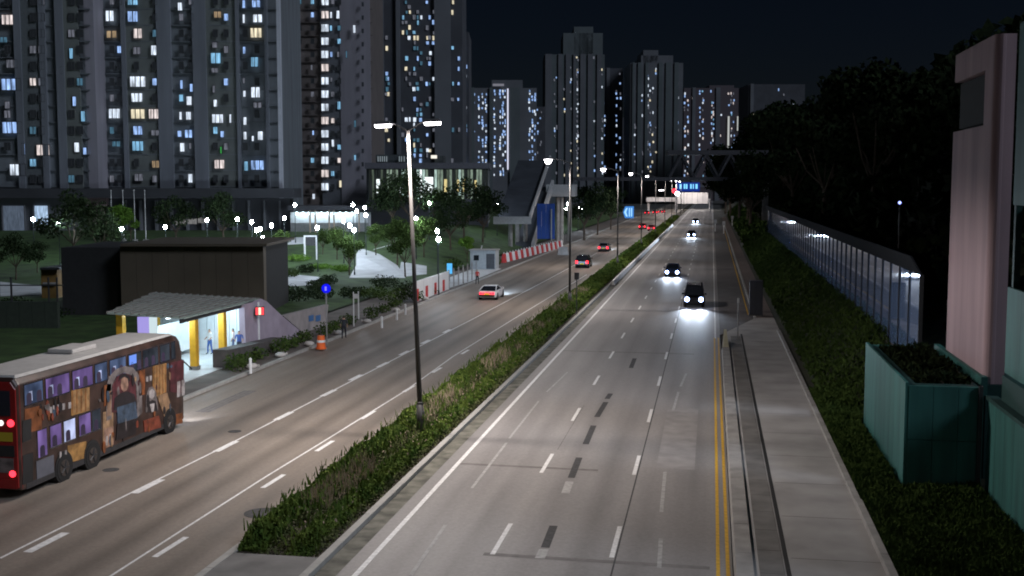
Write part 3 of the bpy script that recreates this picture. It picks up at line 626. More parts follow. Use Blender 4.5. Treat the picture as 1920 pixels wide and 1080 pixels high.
for k in range(15):
    x = -36.9+k*.5; zz = zr(x); y0 = sy0 if x > -34.4 else sy0+(-34.4-x)/2.8*(sy1-sy0)
    q = MB().hexa([(x-.03,y0,zz+.06),(x+.03,y0,zz+.06),(x+.03,sy1,zz+.06),(x-.03,sy1,zz+.06)],[(x-.03,y0,zz+.17),(x+.03,y0,zz+.17),(x+.03,sy1,zz+.19),(x-.03,sy1,zz+.19)]).build('roof_rib', M_concd, SH); q.location = -o0
f1 = MB().box(sx1-.33,sx1-.21,sy0,sy1,sz-.25,sz-.02).build('fascia', M_dsteel, SH); f1.location = -o0
f2 = MB().box(sx0+1.0,sx1,sy1+.02,sy1+.14,sz-.1,sz+.18).build('fascia', M_concd, SH); f2.location = -o0
for x, y in ((-30.1,63.2),(-30.1,67.2),(-34.2,62.2),(-36.3,70.6)):
    c = MB().box(x-.21,x+.21,y-.21,y+.21,.12,zr(x)-.03).build('column', M_yel, SH, bevel=.03); c.location = -o0
    b = MB().box(x-.25,x+.25,y-.25,y+.25,.12,.4).build('column_base', M_concd, c)
fl = MB().box(sx0+1.0,sx1+.8,sy0-9,sy1+2.5,.1,.17).build('floor_slab', mat('pale floor tile',(.5,.52,.53),.6,var=.08), SH); fl.location = -o0
M_panel = mat('white wall panel', (.72,.76,.78), .5, var=.06)
for k in range(14):             # panelled end wall
    w = MB().box(sx0+1.3+k*.53,sx0+1.3+k*.53+.50,sy1-.3,sy1-.2,.15,sz-.1+.02*(k%2)).build('wall_panel', M_panel, SH); w.location = -o0
w = MB().box(-33.4,-33.3,64.0,70.0,.5,2.5).build('timetable_board', M_panel, SH); w.location = -o0
w = MB().box(-33.9,-33.2,63.6,63.75,1.5,3.2).build('light_box', emit('violet light box',(.42,.36,.85),.9), SH); w.location = -o0
w = MB().box(-33.15,-32.7,63.6,63.75,1.5,3.2).build('light_box', emit('pale light box',(.7,.85,.9),.9), SH); w.location = -o0
E_tube = emit('fluorescent tube', (.85,.95,1.0), 6)
for y in (62.5,66.0,69.5):
    tb = MB().box(-31.2,-31.05,y-.6,y+.6,sz-.12,sz-.06).build('tube_light', E_tube, SH); tb.location = -o0
    lamp_light('tube_glow', SH, W((-31.1,y,sz-.35)), 'POINT', 300, (.66,.87,1.0), .25)

# ---- people
def person(label, loc, rz, shirt, trousers, hair=(.02,.015,.012), h=1.68, arm=0.0, stride=.1):
    s = h/1.70
    V = {'pel':(0,0,.94),'waist':(0,.0,1.08),'chest':(0,.0,1.30),'neck':(0,.0,1.46),'head':(0,.02,1.56),'top':(0,.01,1.68)}
    E = [('pel','waist'),('waist','chest'),('chest','neck'),('neck','head'),('head','top')]; Rr = {'pel':(.155,.115),'waist':(.14,.10),'chest':(.17,.115),'neck':(.058,.058),'head':(.085,.10),'top':(.05,.06)}
    for sd, q in (('l',-1),('r',1)):
        d = q*stride
        V.update({'hip'+sd:(q*.09,0,.88),'kn'+sd:(q*.10,d*.6+.03,.49),'an'+sd:(q*.10,d,.09),'toe'+sd:(q*.12,d+.15,.035),
                  'sh'+sd:(q*.19,0,1.40),'el'+sd:(q*.25,-.03+arm*.1,1.13),'wr'+sd:(q*.24,.06+arm*.25,.90+arm*.25),'ha'+sd:(q*.235,.10+arm*.3,.81+arm*.27)})
        E += [('pel','hip'+sd),('hip'+sd,'kn'+sd),('kn'+sd,'an'+sd),('an'+sd,'toe'+sd),('chest','sh'+sd),('sh'+sd,'el'+sd),('el'+sd,'wr'+sd),('wr'+sd,'ha'+sd)]
        Rr.update({'hip'+sd:(.09,.09),'kn'+sd:(.06,.06),'an'+sd:(.042,.042),'toe'+sd:(.035,.03),'sh'+sd:(.06,.06),'el'+sd:(.043,.043),'wr'+sd:(.03,.03),'ha'+sd:(.034,.024)})
    names = list(V); me = bpy.data.meshes.new('person_skeleton'); me.from_pydata([tuple(c*s for c in V[k]) for k in names], [(names.index(a),names.index(b)) for a,b in E], [])
    o = bpy.data.objects.new('tmp', me); COL.objects.link(o); md = o.modifiers.new('skin','SKIN'); md.use_smooth_shade = True
    for i, k in enumerate(names): me.skin_vertices[0].data[i].radius = tuple(r*s for r in Rr[k]); me.skin_vertices[0].data[i].use_root = (k == 'pel')
    o.modifiers.new('sub','SUBSURF').render_levels = 1; o.modifiers['sub'].levels = 1
    dg = bpy.context.evaluated_depsgraph_get(); m2 = bpy.data.meshes.new_from_object(o.evaluated_get(dg)); bpy.data.objects.remove(o)
    m2.materials.clear()
    for nm, c in (('skin',(.45,.27,.19)),('shirt',shirt),('trousers',trousers),('shoe',(.03,.03,.03)),('hair',hair)): m2.materials.append(mat('person '+nm+' %.2f %.2f %.2f' % tuple(c), c, .8, var=.08))
    for p in m2.polygons:
        c = p.center/s; p.use_smooth = True
        p.material_index = 3 if c.z < .10 else 2 if c.z < .97 and abs(c.x) < .2 and not (abs(c.x) > .17 and c.z > .75) else 0 if (c.z > 1.43 or (abs(c.x) > .2 and c.z < 1.1+arm*.1)) else 1
        if c.z > 1.62 or (c.z > 1.52 and c.y < -.01): p.material_index = 4
    b = obj('person', m2, None, loc, None, rz); tag(b, label, 'person')
    return b
p = pg(394,664,.17); person('person in a white top and blue trousers standing inside the lit bus shelter', p, rad(150), (.75,.75,.75), (.05,.12,.35), arm=.5)
p = pg(449,668,.17); person('person in a dark blue top at the right end of the bus shelter', p, rad(200), (.06,.12,.40), (.03,.04,.08), arm=.6)
p = pg(438,663,.17); person('person in white top and grey blue trousers near the shelter end wall', p, rad(100), (.7,.7,.72), (.10,.13,.25))
p = pg(645,635,.12); person('person in dark clothes walking on the left pavement', (p.x,p.y,.12), rad(10), (.03,.035,.045), (.02,.02,.03), stride=.2)
p = pg(895,533,.12); person('distant person in a red top and black trousers on the left pavement', (p.x,p.y,.12), rad(170), (.45,.05,.04), (.015,.015,.015), stride=.15)

# ================================================================= UNDERPASS WALLS, PLANTERS, SIGNS ON THE LEFT
M_lav = mat('lavender plaster', (.34,.29,.36), .8, var=.12, scale=1.2); M_beige = mat('grey beige plaster', (.30,.27,.27), .8, var=.15, scale=1.2)
def polyX(name, pts, X, thick, m, parent=None, zmin=None):
    P = [pX(x, y, X) for x, y in pts]
    if zmin is not None: P = [Vector((p.x,p.y,max(p.z,zmin))) for p in P]
    return MB().prism(P, (-thick,0,0)).build(name, m, parent)
w = polyX('gable_wall', [(458,569),(490,560),(500,565),(530,593),(571,643),(567,660),(462,690)], -29.6, .4, M_lav, zmin=.1)
tag(w, 'lavender plastered wall with a pointed top right of the bus shelter', 'wall')
w = polyX('ramp_wall', [(531,592),(616,571),(612,650),(570,665)], -29.9, .35, M_beige, zmin=.1); tag(w, 'grey beige ramp wall with two small blue marks', 'wall')
for x0 in (579, 592):
    P = [pX(x, y, -29.88) for x, y in ((x0,592),(x0+9,590),(x0+9,601),(x0,603))]; MB().prism(P, (.01,0,0)).build('blue_mark', mat('blue sign paint',(.06,.16,.36),.5), w)
PL = thing('concrete_planter', 'dark concrete planter wall at the foot of the lavender wall', 'planter', (-28.6,72,.12))
a = pg(449,692,.12); b = pg(565,652,.12)
M_plant = mat('dark planter', (.07,.065,.065), .85, var=.2)
q = MB().hexa([(-29.4,a.y,.12),(-28.4,a.y,.12),(-28.4,b.y,.12),(-29.4,b.y,.12)],[(-29.4,a.y,1.25),(-28.4,a.y,1.25),(-28.4,b.y,.8),(-29.4,b.y,.8)]).build('box', M_plant, PL); q.location = -PL.location
rp = thing('red_signal', 'small red and white lit signal on the lavender wall', 'signal', pX(487,583,-29.2), rad(-68))
MB().box(0,.12,-.3,.3,-.3,.3).build('housing', M_dsteel, rp)
for y, c in ((-.18,'r'),(0,'w'),(.18,'r')): MB().box(.12,.15,y-.08,y+.08,-.24,.24).build('lamp', emit('red signal',(1,.06,.08),1.6) if c == 'r' else emit('cream signal',(1,.85,.6),1.4), rp)
p = pg(613,648,.12); bs = thing('round_sign', 'round glowing blue traffic sign on a pale post by the ramp wall', 'traffic sign', (p.x,p.y,.12))
zz = pY(615,541,p.y).z-.12
MB().tube((0,0,0),(0,0,zz-.3),.05).build('post', M_steel, bs); MB().tube((0,.04,zz),(0,-.04,zz),.32,n=20).build('disc', emit('blue sign glow',(.01,.012,1.0),.9), bs); MB().tube((-.02,-.041,zz-.14),(-.02,-.041,zz+.14),.07,n=8).build('arrow', emit('pale blue sign',(.18,.16,1.0),1.4), bs)
p = pg(602,654,.12); ob = thing('orange_barrel', 'orange plastic road barrel below the round blue sign', 'barrel', (p.x,p.y,.12))
MB().tube((0,0,0),(0,0,.1),.36,.36,n=14).tube((0,0,.1),(0,0,.9),.3,.24,n=14).build('body', M_orange, ob); MB().tube((0,0,.45),(0,0,.6),.285,.275,n=14).build('band', M_wpaint, ob)
p = pg(668,612,.12); fs = thing('frame_sign', 'narrow white sign frame on two posts on the left pavement', 'sign', (p.x,p.y,.12))
MB().tube((-.2,0,0),(-.2,0,2.7),.045).build('post', M_wpaint, fs); MB().tube((.2,0,.6),(.2,0,2.75),.045).build('post', M_wpaint, fs); MB().box(-.2,.2,-.02,.02,2.2,2.55).build('sign_plate', M_wpaint, fs)
for i,(x,y) in enumerate(((716,615),(744,600),(470,700),(760,590))):
    p = pg(x,y,.12); t = thing('bollard', f'short pale bollard on the left pavement, {ORD[i]} by distance along the kerb' , 'bollard', (p.x,p.y,.12)); MB().tube((0,0,0),(0,0,.8),.09,.08,n=10).build('shaft', M_wpaint, t); MB().ball((0,0,.82),.1,8,5).build('cap', M_wpaint, t)
# low planting and pale sacks along the kerb
def shrub(name, label, loc, r, h, m, n=500, size=.16, group=None, cat='shrub'):
    t = thing(name, label, cat, loc, 0, group)
    d = RNG.normal(size=(n,3)); d /= np.linalg.norm(d,axis=1)[:,None]; rr = RNG.random(n)**.35
    C = d*rr[:,None]*np.array([r,r,h/2])+np.array([0,0,h/2]); C *= (1+.18*np.sin(d[:,:1]*5+loc[0])*np.cos(d[:,1:2]*4+loc[1]))
    C[:,2] = np.maximum(C[:,2], .02)
    o = obj('foliage', quads_mesh('foliage', leaves(C,size,up=.4), m), t); MB().tube((0,0,-.05),(0,0,h*.5),.04,.02,n=6).tube((0,0,h*.3),(r*.4,0,h*.7),.02,.01,n=5).build('stem', M_trunk, t)
    return t
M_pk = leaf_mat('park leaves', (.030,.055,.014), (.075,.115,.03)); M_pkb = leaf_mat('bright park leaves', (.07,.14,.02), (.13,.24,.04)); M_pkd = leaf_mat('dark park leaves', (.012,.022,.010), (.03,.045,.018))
M_sack = mat('pale sack', (.45,.42,.40), .9, var=.2)
for i in range(14):
    x = 560+i*23; y = 700-i*11.2; p = pg(x, y, .12)
    shrub('kerb_shrub', f'low dark shrub beside the left kerb, {ORD[i]} counted from the bus stop', (-27.6-.3*(i%3),p.y,.12), .75, .8+.25*(i%3==0), M_pk, 350, .17, 'low shrubs along the left kerb')
    if i % 2 == 0 and i < 14:
        s = thing('sandbag', f'pale sandbag lying at the left kerb, {ORD[i//2]} counted from the bus stop', 'sandbag', (-27.05,p.y+1.2,.12), .4*i, 'sandbags along the left kerb')
        MB().ball((0,0,.16),.36,10,6,.5).build('sack', M_sack, s, smooth=True); MB().tube((.3,0,.18),(.46,.05,.2),.05,.09,n=6).build('tied_neck', M_sack, s)
# ---- hoardings and water barriers
hb = thing('site_hoarding', 'white site hoarding with red patches beside the left carriageway', 'hoarding', (-27.4,112,.12))
for k in range(4):
    y = 104+k*3.6
    q = MB().box(-27.45,-27.35,y,y+3.5,.15,2.1).build('panel', M_wpaint, hb); q.location = -hb.location
    if k in (0,1,2,3):
        q2 = MB().box(-27.35,-27.32,y+.6,y+1.5,.2,1.35).build('red_patch', M_red, hb); q2.location = -hb.location
for k in range(7):
    q = MB().box(-27.5,-27.38,118.6+k*2.4,118.75+k*2.4,.1,2.2).build('post', M_conc, hb); q.location = -hb.location
p = pg(843,528,.12); t = thing('lit_sign', 'small glowing cyan sign panel beside the white hoarding', 'sign', (p.x,p.y,.12)); MB().box(-.3,.3,-.06,.06,.9,2.1).build('panel', emit('cyan sign',(.10,.45,.85),1.2), t); MB().tube((0,0,0),(0,0,.9),.05).build('post', M_steel, t)
p = pT(905,506); t = thing('site_cabin', 'small grey site cabin on the pavement beyond the hoarding', 'cabin', p)
MB().box(-1.7,1.7,0,2.6,0,2.5).build('wall', mat('cabin grey',(.33,.35,.36),.6), t, bevel=.05); MB().box(-1.85,1.85,-.15,2.75,2.5,2.62).build('roof', M_conc, t); MB().box(.5,1.6,-.04,.02,.1,2.1).build('door', M_dsteel, t); MB().box(-1.2,-.5,-.04,.02,1.2,1.9).build('window', M_glassd, t)
mw = [MB().hexa([(-.3,-.75,0),(.3,-.75,0),(.3,.75,0),(-.3,.75,0)],[(-.12,-.72,1.25),(.12,-.72,1.25),(.12,.72,1.25),(-.12,.72,1.25)]).mesh('water_barrier', m) for m in (M_red, M_wpaint)]
mp = MB().box(-.05,.05,-.08,.08,1.25,1.45).mesh('peg', M_wpaint)
for i in range(24):
    f = i/23; p0 = pg(945,492,.12); p1 = pg(1052,464,.12); p = p0.lerp(p1, f)
    o = obj('water_barrier', mw[i%2], None, p); tag(o, f"{'red' if i%2==0 else 'white'} plastic water barrier, {ordn(i)} in the row before the covered stairs", 'barrier', 'row of red and white water barriers'); obj('peg', mp, o)
t = thing('concrete_block', 'pale concrete block at the far end of the red and white barriers', 'block', pg(1056,478,0)); MB().hexa([(-.9,-.6,0),(.9,-.6,0),(.9,.6,0),(-.9,.6,0)],[(-.7,-.5,1.3),(.7,-.5,1.3),(.7,.5,1.3),(-.7,.5,1.3)]).build('block_body', M_conc, t, bevel=.05); MB().tube((-.3,0,1.28),(.3,0,1.45),.04).build('lifting_loop', M_steel, t)

# ================================================================= COVERED STAIRS AND FOOTBRIDGE
ST = thing('covered_stairs', 'dark covered stairway climbing to the footbridge left of the road', 'stairs', pD(960,466,205))
so_ = Vector(ST.location); M_droof = mat('dark roof metal', (.045,.05,.06), .6, var=.2, scale=.4); M_fas = mat('pale fascia', (.38,.38,.38), .6, var=.1)
def hx(name, lo, hi, m, par=ST, org=None):
    org = so_ if org is None else org
    return MB().hexa([p-org for p in lo], [p-org for p in hi]).build(name, m, par)
def slab(name, a, b, c, d, th, m, par=ST, org=None):  # four points of the upper face, thickness downwards
    z = Vector((0,0,th)); return hx(name, [a-z,b-z,c-z,d-z], [a,b,c,d], m, par, org)
A0, A1, B0, B1 = pD(930,412,200), pD(990,412,200), pD(1028,300,226), pD(972,300,226)
for k in range(8):             # roof in eight sheets
    f0, f1 = k/8, (k+.96)/8
    slab('roof_sheet', A0.lerp(B1,f0), A1.lerp(B0,f0), A1.lerp(B0,f1), A0.lerp(B1,f1), .3, M_droof)
slab('eaves_edge', pD(925,406,199), pD(996,406,199), pD(996,406,200), pD(925,406,200), 1.3, M_fas)
for q in range(1):
    a, b = pD(992,412,200.2), pD(1030,300,226.2); MB().prism([a-so_, b-so_, b-so_+Vector((0,0,.9)), a-so_+Vector((0,0,.9))], cR*.35).build('gutter_edge', M_fas, ST)
for x, D in ((957,200.5),(970,206),(985,206)): 
    b = pD(x,420,D); MB().tube(Vector((b.x,b.y,0))-so_, b+Vector((0,0,.6))-so_, .38, n=12).build('column', M_conc, ST)
for x0, x1, y0, y1, D0, D1 in ((996,1034,470,350,203,224),):
    a, b = pD(x0,y0,D0), pD(x1,y1,D1)
    MB().prism([a-so_, b-so_, b-so_+Vector((0,0,1.3)), a-so_+Vector((0,0,1.3))], cR*.5).build('stair_parapet', M_fas, ST)
    MB().prism([a-so_-Vector((0,0,.6)), b-so_-Vector((0,0,.6)), b-so_, a-so_], -cR*3.2).build('stair_flight', M_droof, ST)
FB = thing('footbridge', 'dark steel truss footbridge crossing high above both carriageways', 'footbridge', pD(1060,470,226))
fo = Vector(FB.location); M_truss = mat('truss paint', (.05,.05,.058), .6, var=.15)
slab('landing_deck', pD(1024,346,222), pD(1078,346,222), pD(1082,346,230), pD(1026,346,230), 2.3, M_fas, FB, fo)
for x, D in ((1046,223),(1053,223),(1068,229)):
    b = pD(x,370,D); MB().tube(Vector((b.x,b.y,0))-fo, b-fo, .42, n=12).build('column', M_conc, FB)
DB = 232.0
def bp(x, z): 
    p = pD(x, 350, DB); return Vector((p.x, p.y, z))-fo
zl, zh = 11.9, 17.4
slabx = [(1075,1440)]
for x0, x1 in slabx:
    for zq, hq, nm in ((zl+.3,.7,'deck'),(zh,.9,'top_chord')):
        a, b = bp(x0 if nm == 'deck' else 1252,zq), bp(x1,zq); dv = hF*4.0
        MB().hexa([a,b,b+dv,a+dv],[p+Vector((0,0,hq)) for p in (a,b,b+dv,a+dv)]).build(nm, M_truss, FB)
n = 4
for k in range(n):
    xa = 1256+k*(182/n); xb = xa+182/n; xm = (xa+xb)/2
    for (u0,z0),(u1,z1) in (((xa,zl+1),(xm,zh+.1)),((xm,zh+.1),(xb,zl+1))):
        MB().tube(bp(u0,z0)+hF*.2, bp(u1,z1)+hF*.2, .3, n=4).build('diagonal', M_truss, FB)
        MB().tube(bp(u0,z0)+hF*3.8, bp(u1,z1)+hF*3.8, .3, n=4).build('diagonal', M_truss, FB)
for x in (1436,):
    b = bp(x,zl)+fo; pier = MB().box(b.x-.6,b.x+.6,b.y+1,b.y+2.2,-.2,zl+.1).build('pier', M_concd, FB); pier.location = -fo
t = thing('blue_hoarding', 'tall dark blue hoarding panel under the footbridge landing', 'hoarding', pD(1024,452,204)); o2 = Vector(t.location)
for k in range(4):
    x0 = 1007+k*8.4; hx('panel', [pD(x0,448,204),pD(x0+8.1,448,204),pD(x0+8.1,448,204.4),pD(x0,448,204.4)], [pD(x0,382,204),pD(x0+8.1,382,204),pD(x0+8.1,382,204.4),pD(x0,382,204.4)], mat('blue hoarding paint',(.012,.06,.30),.55,var=.1), t, o2)
hx('post', [pD(1033,452,203.7),pD(1035,452,203.7),pD(1035,452,204),pD(1033,452,204)], [pD(1033,392,203.7),pD(1035,392,203.7),pD(1035,392,204),pD(1033,392,204)], M_fas, t, o2)
# blue direction sign
p = pg(1178,416,0); p = pX(1178,413,-27.8); t = thing('direction_sign', 'blue lit direction sign with a pale left-pointing arrow', 'traffic sign', (p.x,p.y,0)); zc = pX(1178,398,-27.8).z; k = p.y/2150
E_bl = emit('sign blue',(.05,.22,.62),1.1); E_wh = emit('sign pale',(.35,.68,1.0),1.2)
MB().prism([(-10*k,0,zc),(-6*k,0,zc+11*k),(10*k,0,zc+11*k),(10*k,0,zc-11*k),(-6*k,0,zc-11*k)],(0,.15,0)).build('panel', E_bl, t)
MB().prism([(-8*k,-.03,zc),(-4*k,-.03,zc+8*k),(-1*k,-.03,zc+8*k),(-4*k,-.03,zc),(-1*k,-.03,zc-8*k),(-4*k,-.03,zc-8*k)],(0,.02,0)).build('arrow', E_wh, t)
for u in (1,5): MB().box(u*k,(u+2)*k,-.03,-.01,zc-8*k,zc+8*k).build('stripe', E_wh, t)
for u in (-4,8): MB().tube((u*k,.1,0),(u*k,.1,zc-9*k),.12).build('post', M_steel, t)
# ================================================================= RIGHT SIDE: NOISE BARRIER, FOOTBRIDGE TOWER
NB = thing('noise_barrier', 'long glassy noise barrier with thin dark posts mirroring the headlights', 'noise barrier', (9.6, 55.2, 2.7))
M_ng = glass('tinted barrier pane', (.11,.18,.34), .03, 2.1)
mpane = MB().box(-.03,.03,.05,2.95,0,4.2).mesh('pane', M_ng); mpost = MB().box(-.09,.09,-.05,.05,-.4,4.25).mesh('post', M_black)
mcap = MB().hexa([(-.03,0,4.22),(.05,0,4.22),(.05,2.98,4.22),(-.03,2.98,4.22)],[(-.55,0,5.1),(-.45,0,5.1),(-.45,2.98,5.1),(-.55,2.98,5.1)]).mesh('canted_panel', mat('barrier cap',(.02,.022,.026),.9,spec=.02))
mpl = MB().box(-.12,.12,0,2.98,-.7,-.02).mesh('plinth', M_concd)
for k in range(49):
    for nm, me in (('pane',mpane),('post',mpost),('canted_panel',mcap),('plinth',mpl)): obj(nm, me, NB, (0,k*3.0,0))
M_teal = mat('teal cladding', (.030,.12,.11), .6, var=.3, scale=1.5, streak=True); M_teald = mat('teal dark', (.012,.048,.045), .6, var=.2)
M_pink = mat('pinkish render', (.40,.29,.32), .75, var=.16, scale=1.1, streak=True)
TB = thing('teal_stair_box', 'teal clad stair enclosure standing in the shrubs beside the right pavement', 'enclosure', (8.4, 48, 0))
def tb(name, x0,x1,y0,y1,z0,z1,m,par,bev=0):
    o = MB().box(x0,x1,y0,y1,z0,z1).build(name,m,par,bevel=bev); o.location = -Vector(par.location); return o
for k in range(9):
    a = 42.82+k*1.215; tb('panel',7.0,7.12,a,a+1.20,-.1,3.95,M_teal,TB)
for k in range(3):
    for q in range(2): tb('panel',7.125+k*.86,7.97+k*.86,42.80,42.98,-.1+q*1.98,1.86+q*1.98,M_teal,TB)
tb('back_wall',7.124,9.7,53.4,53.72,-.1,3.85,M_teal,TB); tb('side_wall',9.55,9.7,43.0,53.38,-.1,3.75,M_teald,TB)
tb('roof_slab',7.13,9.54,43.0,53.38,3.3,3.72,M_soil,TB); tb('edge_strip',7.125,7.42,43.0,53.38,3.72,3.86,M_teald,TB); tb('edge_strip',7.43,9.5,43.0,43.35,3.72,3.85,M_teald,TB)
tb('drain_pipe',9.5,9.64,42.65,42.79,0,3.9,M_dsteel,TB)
rng_ = random.Random(3)
A = cover(2600,(7.5,9.5),(43.5,53.2),.28,.5,up=1.2,narrow=.25,hf=lambda x,y: 3.7); q = obj('roof_weeds', quads_mesh('roof_weeds', A, M_wood), TB, -Vector(TB.location)); q['kind'] = 'stuff'
LT = thing('pink_lift_tower', 'tall pinkish rendered tower with a dark upper opening on a teal base', 'tower', (11.5, 44, 0))
X0 = 10.05; zt = pX(1868,63,X0).z; zb = 3.9; yn = pX(1868,63,X0).y; yf = pX(1792,108,X0).y
pa, pb = pX(1787,130,X0), pX(1845,246,X0)
zo0, zo1 = pX(1787,248,X0).z, zt-1.15
yo0, yo1 = pX(1846,170,X0).y, yf-.02
tb('wall_below',X0,X0+.4,yn+.25,yf,zb-.2,zo0,M_pink,LT); tb('wall_above',X0+.002,X0+.4,yn+.25,yf,zo1,zt,M_pink,LT); tb('wall_side',X0+.001,X0+.4,yn+.25,yo0,zo0,zo1,M_pink,LT)
tb('opening_reveal',X0+.06,X0+.38,yo0+.004,yo0+.2,zo0+.02,zo1-.02,mat('yellow lit reveal',(.40,.34,.16),.7),LT)  # yellow light on this edge is put into the reveal colour
tb('opening_shade',X0+.39,X0+.44,yo0+.1,yf-.05,zo0,zo1,mat('louvre and shade black',(.012,.012,.012),.8),LT)  # black sheet added for the shade inside the opening
for k in range(9): tb('louvre',X0+.22,X0+.36,yo0+.22,yf-.1,zo0+.12+k*(zo1-zo0-.2)/9,zo0+.34+k*(zo1-zo0-.2)/9,mat('louvre and shade black',(.012,.012,.012),.8),LT)
MB().tube((X0+.30,yn+.3,zb-.2),(X0+.30,yn+.3,zt),.305,n=20).build('rounded_corner',M_pink,LT,smooth=False).location = -Vector(LT.location)
tb('front_wall',X0+.3,X0+.72,yn+.004,yn+.4,zb-.2,zt-.003,M_pink,LT); tb('back_wall',X0+.4,X0+.72,yf-.4,yf-.03,zb-.2,zt-.005,M_pink,LT); tb('roof_slab',X0+.05,X0+.7,yn+.1,yf-.05,zt-.25,zt-.01,M_pink,LT)
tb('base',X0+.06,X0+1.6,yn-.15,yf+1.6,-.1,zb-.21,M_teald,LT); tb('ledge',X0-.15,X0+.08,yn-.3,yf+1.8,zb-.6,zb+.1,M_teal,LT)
TW = thing('teal_stair_wall', 'teal panelled stair wall at the right edge of the picture', 'wall', (10.2, 36, 0))
for k in range(12): tb('panel',9.8,9.95,28+k*1.22,29.205+k*1.22,-.1,3.45,M_teal,TW)
tb('coping',9.72,10.1,28,42.6,3.46,3.6,M_teald,TW); tb('inner_ledge',10.0,10.6,28,41.6,3.62,4.5,M_teald,TW)
for k in range(6):
    tb('upper_panel',9.82,9.95,40.6-1.8*(k+1),40.585-1.8*k,4.75,7.65,M_teal,TW); tb('upper_panel',9.82,9.95,40.3-1.8*(k+1),40.285-1.8*k,10.4,16.3,M_teal,TW)
tb('dark_opening',10.3,10.4,30,40.4,7.66,10.39,mat('stairwell brown',(.05,.042,.038),.8),TW)
for y in (31.5,36,40.2): tb('post',9.9,10.1,y,y+.22,7.66,10.39,M_teald,TW)
# far pieces of the right verge
p = pg(1417,592,.12); t = thing('service_cabinet', 'dark blue grey upright cabinet on the right pavement near the lay-by', 'cabinet', (p.x,p.y,.12)); MB().box(-.55,.55,-.3,.3,.1,3.0).build('body', mat('cabinet paint',(.05,.055,.075),.5), t, bevel=.03); MB().box(-.5,-.02,-.33,-.29,.2,2.8).build('door', mat('cabinet door',(.06,.065,.085),.5), t); MB().box(.02,.5,-.33,-.29,.2,2.8).build('door', MATS['cabinet door'], t); MB().box(-.6,.6,-.35,.35,0,.1).build('plinth', M_concd, t)
p = pg(1383,634,.12); t = thing('bus_stop_post', 'thin grey post beside the end of the concrete barrier', 'post', (p.x,p.y,.12)); MB().tube((0,0,0),(0,0,2.9),.045).build('pole', M_steel, t); MB().box(-.06,.06,-.03,.03,2.55,2.9).build('plate', M_wpaint, t)
for i,(x,y) in enumerate(((1341,433),(1357,437),(1373,424))):
    p = pg(x,y,.1); t = thing('marker_post', f'small pale marker post on the far right verge, {ORD[i]} from the left', 'post', (p.x,p.y,.0)); MB().tube((0,0,0),(0,0,1.9),.13).build('pole', M_wpaint, t); MB().box(-.35,.35,-.05,.05,1.9,2.9).build('plate', M_conc, t)

p = pD(1687,380,72); t = thing('hillside_lamp', 'single small bluish lamp on the dark wooded hillside', 'lamp', p-Vector((0,0,4))); MB().tube((0,0,-4),(0,0,3.8),.05).build('pole', M_dsteel, t); MB().ball((0,0,4),.10,8,6).build('globe', emit('hill lamp',(.30,.36,1.0),3), t)
# ================================================================= FAR: OVERPASS, GANTRY
D = 560
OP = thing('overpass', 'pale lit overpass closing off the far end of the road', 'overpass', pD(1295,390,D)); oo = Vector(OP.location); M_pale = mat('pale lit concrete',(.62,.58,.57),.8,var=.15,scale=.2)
for k in range(6):
    x0 = 1268+k*10; hx('parapet_panel', [pD(x0,382,D),pD(x0+9.6,382,D),pD(x0+9.6,382,D+8),pD(x0,382,D+8)], [pD(x0,361,D),pD(x0+9.6,361,D),pD(x0+9.6,361,D+8),pD(x0,361,D+8)], M_pale, OP, oo)
for k in range(5):
    x0 = 1212+k*11; hx('parapet_panel', [pD(x0,378,D-60),pD(x0+10.5,378,D-60),pD(x0+10.5,378,D-50),pD(x0,378,D-50)], [pD(x0,370,D-60),pD(x0+10.5,370,D-60),pD(x0+10.5,370,D-50),pD(x0,370,D-50)], M_pale, OP, oo)
for x, d in ((1266,D-62),(1329,D+2),(1214,D-58)):
    hx('pier', [pD(x,398,d),pD(x+4,398,d),pD(x+4,398,d+5),pD(x,398,d+5)], [pD(x,372,d),pD(x+4,372,d),pD(x+4,372,d+5),pD(x,372,d+5)], M_pale, OP, oo)
for x in (1282,1300,1318):
    w = pD(x,352,D-9); lamp_light('soffit_lamp_light', OP, w-oo, 'POINT', 2200, (1,.93,.88), .5); MB().box(w.x-1,w.x+1,w.y-.4,w.y+.4,w.z+.6,w.z+.9).build('soffit_lamp', E_head, OP).location = -oo
w = pD(1240,360,D-70); lamp_light('soffit_lamp_light', OP, w-oo, 'POINT', 3000, (1,.93,.88), .5); MB().box(w.x-1,w.x+1,w.y-.4,w.y+.4,w.z+.6,w.z+.9).build('soffit_lamp', E_head, OP).location = -oo
D = 470
GN = thing('sign_gantry', 'overhead blue sign gantry with glowing cyan strips over the far road', 'gantry', pD(1268,395,D)); go = Vector(GN.location)
hx('sign_panel', [pD(1268,359,D),pD(1312,359,D),pD(1312,359,D+1),pD(1268,359,D+1)], [pD(1268,342,D),pD(1312,342,D),pD(1312,342,D+1),pD(1268,342,D+1)], emit('gantry blue',(.01,.035,.28),.8), GN, go)
for x0,x1 in ((1274,1278),(1282,1285),(1286,1289),(1294,1297),(1299,1301),(1304,1308)): hx('sign_strip', [pD(x0,354,D-.4),pD(x1,354,D-.4),pD(x1,354,D-.1),pD(x0,354,D-.1)], [pD(x0,345,D-.4),pD(x1,345,D-.4),pD(x1,345,D-.1),pD(x0,345,D-.1)], emit('gantry cyan',(.22,.65,1.0),1.3), GN, go)
for x in (1267,1331): hx('leg', [pD(x,404,D),pD(x+2,404,D),pD(x+2,404,D+1),pD(x,404,D+1)], [pD(x,346,D),pD(x+2,346,D),pD(x+2,346,D+1),pD(x,346,D+1)], M_steel, GN, go)
